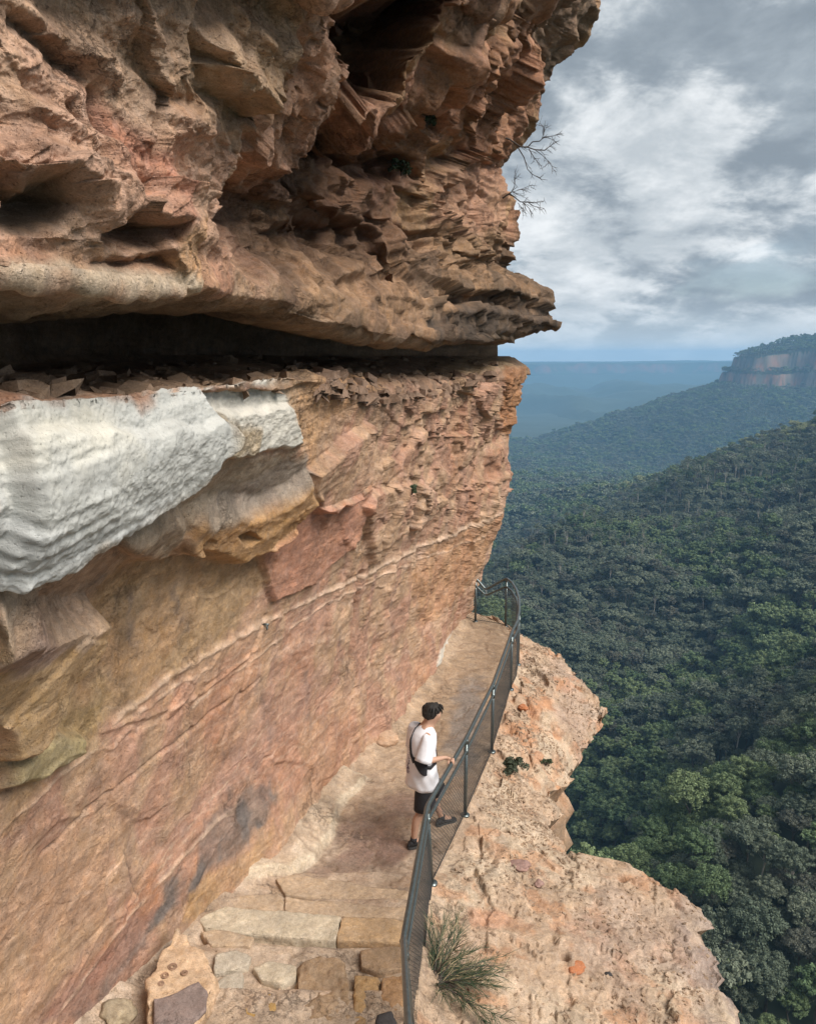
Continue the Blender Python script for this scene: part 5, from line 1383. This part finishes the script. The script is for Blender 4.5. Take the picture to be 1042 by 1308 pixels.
# loose rocks on the shelf
def rock(name, u, v, size, mat, label, cat='rock', flat=.6, seed=0, group=None, sink=.25):
    q = ray_ground(u, v); bm = bmesh.new(); bmesh.ops.create_icosphere(bm, subdivisions=4, radius=1)
    co = np.array([x.co[:] for x in bm.verts], F32); r_ = np.random.default_rng(seed)
    w1, w2, wc = worley(co[:, 0] * 1.1 + seed * 3.3, co[:, 1] * 1.1, co[:, 2] * 1.1)
    dd = .78 + .35 * (w1 - .4) + .14 * fbm(co, 1.4, 4, off=seed * 7)
    for x, k in zip(bm.verts, dd):
        x.co = Vector((x.co.x * size * 1.15, x.co.y * size * .9, x.co.z * size * flat)) * float(k)
    me = bpy.data.meshes.new(name); bm.to_mesh(me); bm.free(); me.materials.append(mat); me.polygons.foreach_set('use_smooth', np.ones(len(me.polygons), bool))
    o_ = obj(name, me, None, (q[0], q[1], q[2] + size * flat * (.5 - sink))); o_.rotation_euler = (0, 0, seed * 1.3)
    return tag(o_, label, cat, group)
RED, PUR = stone_mat('brick red rock', (.44, .18, .09)), stone_mat('purple brown rock', (.30, .19, .16))
GR = 'loose rocks on the shelf'
rock('loose_rock', 735, 1237, .105, RED, 'brick-red flat rock alone in the middle of the lower shelf', seed=3, group=GR, flat=.35)
rock('loose_rock', 663, 1107, .13, PUR, 'purple-brown flat rock on the narrow neck of the shelf', seed=5, group=GR, flat=.4)
rock('loose_rock', 686, 968, .12, stone_mat('salmon rock', (.46, .27, .17)), 'salmon angular rock on the far shelf above the cushion shrub', seed=8, group=GR, flat=.6)
rock('loose_rock', 668, 905, .10, RED, 'red rock beside the fence on the far shelf', seed=11, group=GR, flat=.5)
rock('loose_rock', 688, 1130, .07, PUR, 'small purple rock just in front of the purple-brown flat rock', seed=13, group=GR, flat=.5)
rock('loose_rock', 777, 1246, .04, DRK, 'tiny dark rock right of the brick-red rock', seed=14, group=GR)
rock('loose_rock', 492, 945, .22, stone_mat('peach rock', (.46, .31, .21)), 'peach rounded rock against the cliff foot behind the person', seed=17, flat=.5, sink=.4)
rock('loose_rock', 150, 1300, .16, stone_mat('sandy rock', (.36, .29, .2)), 'sandy lump of rock at the foot of the cliff left of the boulder', seed=19, flat=.7)
# ------------------------------------------------------------------ loose stuff
def chips(n, pos, nrm, smin, smax, flat, seed):
    r_ = np.random.default_rng(seed); ring = [(1, 0), (.3, .9), (-.7, .6), (-.9, -.4), (.2, -.95)]; base = np.array([(x, y, -.6) for x, y in ring] + [(x * .82, y * .82, .5) for x, y in ring], float)
    fc = [t for i in range(5) for t in ((i, (i + 1) % 5, 5 + (i + 1) % 5), (i, 5 + (i + 1) % 5, 5 + i))] + [(5, 6, 7), (5, 7, 8), (5, 8, 9)]
    s = smin + (smax - smin) * r_.random(n) ** 3; an = r_.random(n) * 6.28
    B_ = base[None] * (1 + .22 * r_.normal(size=(n, 10, 3))) * s[:, None, None] * np.array([1, .8, flat])
    tl = r_.normal(size=(n, 2)) * .25
    B_[..., 2] += B_[..., 0] * tl[:, None, 0] + B_[..., 1] * tl[:, None, 1]
    c, s_ = np.cos(an)[:, None], np.sin(an)[:, None]; x, y = B_[..., 0] * c - B_[..., 1] * s_, B_[..., 0] * s_ + B_[..., 1] * c
    V = np.stack([x, y, B_[..., 2]], -1) + pos[:, None] + np.array([0, 0, 1]) * (s * flat * .3)[:, None, None]
    Fq = (np.arange(n)[:, None, None] * 10 + np.array(fc)[None]).reshape(-1, 3)
    return V.reshape(-1, 3), Fq
r_ = np.random.default_rng(21)
ii = np.where((rowid > 8.9) & (rowid < 9.75))[0]
cs = np.where((Scol > -15) & (Scol < -1.0))[0]
nS = 900; ri = r_.choice(ii, nS); ci_ = r_.choice(cs, nS); pos = CV[ri, ci_].astype(float)
V, Fq = chips(nS, pos, None, .02, .12, .45, 5)
me = raw_mesh('rubble', V, Fq, [stone_mat('slot rubble', (.21, .145, .10))], False); tag(obj('rubble', me), 'flat broken rock slabs lying in the dark slot', 'rubble', kind='stuff')
ii = np.where((rowid > 7.8) & (rowid < 9.0))[0]; cs = np.where((Scol > -9.3) & (Scol < -2.0))[0]
ri = r_.choice(ii, 260); ci_ = r_.choice(cs, 260); pos = CV[ri, ci_].astype(float)
V, Fq = chips(260, pos, None, .03, .15, .5, 6)
me = raw_mesh('rubble', V, Fq, [stone_mat('ledge rubble', (.21, .14, .10))], False); tag(obj('rubble', me), 'splintered slabs on the ledge under the overhanging lip', 'rubble', kind='stuff')
nG = 15000; yy = 4.6 + 12.2 * r_.random(nG); jj = np.clip(np.searchsorted(yr, yy), 0, NY - 1); tt = NA + (NBc * (.04 + .94 * r_.random(nG))).astype(int)
dens_ = fbm(np.stack([LX[jj, tt], yy, yy * 0], -1).astype(F32), 1.1, 3, off=74); kp = dens_ > -.15; jj, tt = jj[kp], tt[kp]
pos = np.stack([LX[jj, tt], yr[jj], LZ[jj, tt]], -1)
V, Fq = chips(len(pos), pos, None, .004, .030, .55, 7)
me = raw_mesh('gravel', V, Fq, [stone_mat('gravel', (.33, .235, .165))], False); tag(obj('gravel', me), 'small stones and grit scattered on the bare shelf', 'gravel', kind='stuff')
nG = 1200; jj = r_.integers(0, NY, nG); tt = (NA * r_.random(nG) ** 1.5).astype(int); pos = np.stack([LX[jj, tt], yr[jj], LZ[jj, tt]], -1)
V, Fq = chips(nG, pos, None, .004, .018, .6, 8)
me = raw_mesh('grit', V, Fq, [stone_mat('grit', (.36, .26, .18))], False); tag(obj('grit', me), 'fine grit on the walking track', 'gravel', kind='stuff')

# ------------------------------------------------------------------ plants
NEEDLE, DRYL, TWIG = leaf_mat('dark needles', (.040, .062, .030), (.062, .082, .045)), leaf_mat('grey green tuft', (.05, .065, .04), (.075, .085, .055)), simple_mat('grey twig', (.075, .06, .05), .9)
def ribbon(mb, pts, w):
    pts = [Vector(p) for p in pts]; V = []
    for i, p in enumerate(pts):
        t = (pts[min(i + 1, len(pts) - 1)] - pts[max(i - 1, 0)]).normalized(); s = t.cross(Vector((.3, -.6, .74))).normalized() * w * (1 - .75 * i / (len(pts) - 1))
        V += [tuple(p - s), tuple(p + s)]
    mb.add(V, [(2 * i, 2 * i + 1, 2 * i + 3, 2 * i + 2) for i in range(len(pts) - 1)])
def feather_shrub(u, v, dirs, label):
    q = Vector(ray_ground(u, v)); root = tag(empty('feathery_shrub', q), label, 'shrub'); st = MB(); lf = MB(); ld = MB(); r3 = random.Random(9)
    for (dx, dy, dz, L, nn) in dirs:
        d = Vector((dx, dy, dz)).normalized(); pts = []; p = Vector((r3.uniform(-.05, .05), r3.uniform(-.05, .05), -.02)); cur = d.copy()
        for k in range(9):
            pts.append(p.copy()); p = p + cur * (L / 8); cur = (cur + Vector((r3.uniform(-.12, .12), r3.uniform(-.12, .12), -.05 + r3.uniform(-.05, .05)))).normalized()
        st.tube(pts, [.007 * (1 - .1 * i) for i in range(9)], 5)
        for k in range(nn):
            t = .15 + .85 * r3.random() ** .8; f = t * 8; i = min(int(f), 7); b = pts[i].lerp(pts[i + 1], f - i)
            dr = (cur * .55 + d * .5 + Vector((r3.gauss(0, .42), r3.gauss(0, .42), r3.gauss(.12, .35)))).normalized(); ln = r3.uniform(.09, .24)
            e1 = b + dr * ln * .55; e2 = e1 + (dr + Vector((r3.gauss(0, .2), r3.gauss(0, .2), -.25))).normalized() * ln * .45
            ribbon(ld if r3.random() < .28 else lf, [b, e1, e2], r3.uniform(.0018, .0034))
    st.build('stem', TWIG, root); lf.build('foliage', NEEDLE, root, smooth=False); ld.build('dry_foliage', leaf_mat('dry needles', (.20, .15, .085), (.28, .22, .13)), root, smooth=False); return root
dirs = []
rq = random.Random(12)
for k in range(24): dirs.append((rq.uniform(-.1, 1.0) ** 1.0, rq.uniform(-.9, .75), rq.uniform(.08, .55), rq.uniform(.22, .78), rq.choice((18, 30, 55, 70))))
for k in range(6): dirs.append((rq.uniform(.1, .5), rq.uniform(.6, 1.0), rq.uniform(.25, .6), rq.uniform(.4, .6), 34))
feather_shrub(556, 1252, dirs, 'dark feathery needle-leaved shrub sprawling over the shelf at the fence foot')
def cushion(name, q, nrm_up, R0, n, size, mat, label, cat, seed, flat=.8, group=None):
    r_ = np.random.default_rng(seed); root = tag(empty(name, tuple(q)), label, cat, group)
    V, Fq, cen = crown_geo(r_, R0 * .35, R0, flat, 16, n // 16, size)
    me = raw_mesh('foliage', V, Fq, [mat], False); obj('foliage', me, root)
    mb = MB()
    for c in cen[::3]: mb.tube([(0, 0, -.03), tuple(np.array(c) * .5), tuple(c)], [.007, .005, .002], 5)
    mb.build('stem', TWIG, root); return root
cushion('cushion_shrub', ray_ground(657, 988), None, .19, 1900, .011, DRYL, 'dense grey-green cushion shrub on the shelf edge beyond the fence', 'shrub', 31)
cushion('small_tuft', ray_ground(697, 976), None, .085, 500, .010, NEEDLE, 'tiny dark plant on the shelf right of the salmon rock', 'plant', 32)
# plants on the cliff face
CVp = CV[::2, ::2]; _cu, _cv, _cd = project(CVp)
def surf_pt(u, v):
    e = np.hypot(_cu - u, _cv - v); ok = (e < 7) & (_cd > .2); dd = np.where(ok, _cd, 1e7); k = np.unravel_index(np.argmin(dd), dd.shape)
    if dd[k] > 1e6: k = np.unravel_index(np.argmin(np.where(_cd > .2, e, 1e7)), dd.shape)
    return CVp[k].astype(float)
for (u, v, r0, lb) in [(551, 158, .11, 'dark tuft clinging to the red cliff face below the big hollow'), (508, 218, .13, 'dark green tuft in the second hollow of the overhang'), (463, 598, .10, None), (531, 634, .07, 'dark tuft in a crack half way up the far cliff wall')]:
    if lb: cushion('cliff_tuft', surf_pt(u, v), None, r0, 700, .014, NEEDLE, lb, 'plant', int(u), 1.0)
def bare_shrub(name, lines, org, y0, label):
    """dead twiggy shrub; main limbs follow the photo, twigs grow from them"""
    P0 = on_y(*org, y0); root = tag(empty(name, tuple(P0)), label, 'dead shrub'); mb = MB(); tw = MB(); r3 = random.Random(len(lines))
    for li, (pts, ra, rb_) in enumerate(lines):
        wob = r3.uniform(-.25, .25); Q = []
        for i, (a, b) in enumerate(pts):
            Q.append(Vector(on_y(600 + a / 6.51, 130 + b / 6.51, y0 + wob * i / len(pts))) - Vector(P0))
        mb.tube(Q, list(np.linspace(ra, rb_, len(Q))), 6)
        for k in range(7):
            i = r3.randrange(max(0, len(Q) // 2 - 1), len(Q) - 1); b = Q[i].lerp(Q[i + 1], r3.random()); d = (Q[i + 1] - Q[i]).normalized()
            p = b; pl = [p]; cur = (d + Vector((r3.gauss(0, .5), r3.gauss(0, .6), r3.gauss(-.15, .5)))).normalized(); ln = r3.uniform(.08, .22)
            for q in range(4): p = p + cur * ln / 4; cur = (cur + Vector((r3.gauss(0, .22), r3.gauss(0, .22), r3.gauss(-.05, .22)))).normalized(); pl.append(p)
            tw.tube(pl, [.0045, .004, .0035, .003, .002], 4)
            c2 = pl[2]; tw.tube([c2, c2 + Vector((r3.gauss(.04, .03), r3.gauss(0, .05), r3.gauss(0, .05)))], [.003, .002], 4)
    tag(tw.build('twigs', TWIG, mb.build('branch', TWIG, root)), kind='stuff'); return root
bare_shrub('bare_shrub', [([(190, 370), (215, 310), (260, 285), (330, 310), (420, 370), (480, 375), (540, 395), (630, 400)], .019, .006), ([(480, 375), (520, 330), (580, 325), (615, 290), (700, 280), (770, 258)], .010, .003),
    ([(600, 305), (618, 240), (605, 200)], .006, .003), ([(400, 378), (450, 460), (480, 560), (520, 600), (590, 640)], .009, .003), ([(490, 390), (530, 455), (565, 500)], .008, .003), ([(620, 400), (660, 370), (690, 350)], .006, .003), ([(540, 395), (600, 440), (660, 500), (700, 570)], .006, .002)],
    (629, 187), 13.6, 'larger leafless shrub with long grey twigs on the cliff edge against the sky')
bare_shrub('bare_shrub', [([(270, 800), (300, 780), (335, 757), (350, 740), (390, 765)], .014, .005), ([(335, 765), (370, 790), (420, 830), (480, 830), (540, 835), (610, 830)], .011, .003), ([(350, 740), (372, 700), (372, 650), (385, 615)], .007, .003),
    ([(480, 830), (530, 865), (620, 885)], .006, .003), ([(440, 835), (490, 880), (525, 935)], .006, .002), ([(390, 735), (440, 720), (510, 690)], .006, .002), ([(400, 840), (430, 880), (450, 915)], .005, .002)],
    (641, 253), 14.0, 'small leafless shrub on the cliff edge below the larger one')
# ring bolt in the wall
bp_ = surf_pt(343, 800); rb0 = tag(empty('ring_bolt', tuple(bp_ + np.array([WN_[0], WN_[1], 0]) * .01)), 'small steel ring bolt fixed in the cliff wall', 'bolt')
mb = MB(); mb.tube([(math.cos(a) * .0 + .02 * WN_[0], math.sin(a) * .03, math.cos(a) * .03 - .03) for a in np.linspace(0, 6.283, 16)], .006, 6); mb.build('ring', STEEL, rb0)
mb = MB(); mb.tube([tuple(np.array([WN_[0], WN_[1], 0]) * -.05), tuple(np.array([WN_[0], WN_[1], 0]) * .04)], .012, 8); mb.build('shank', STEEL, rb0)
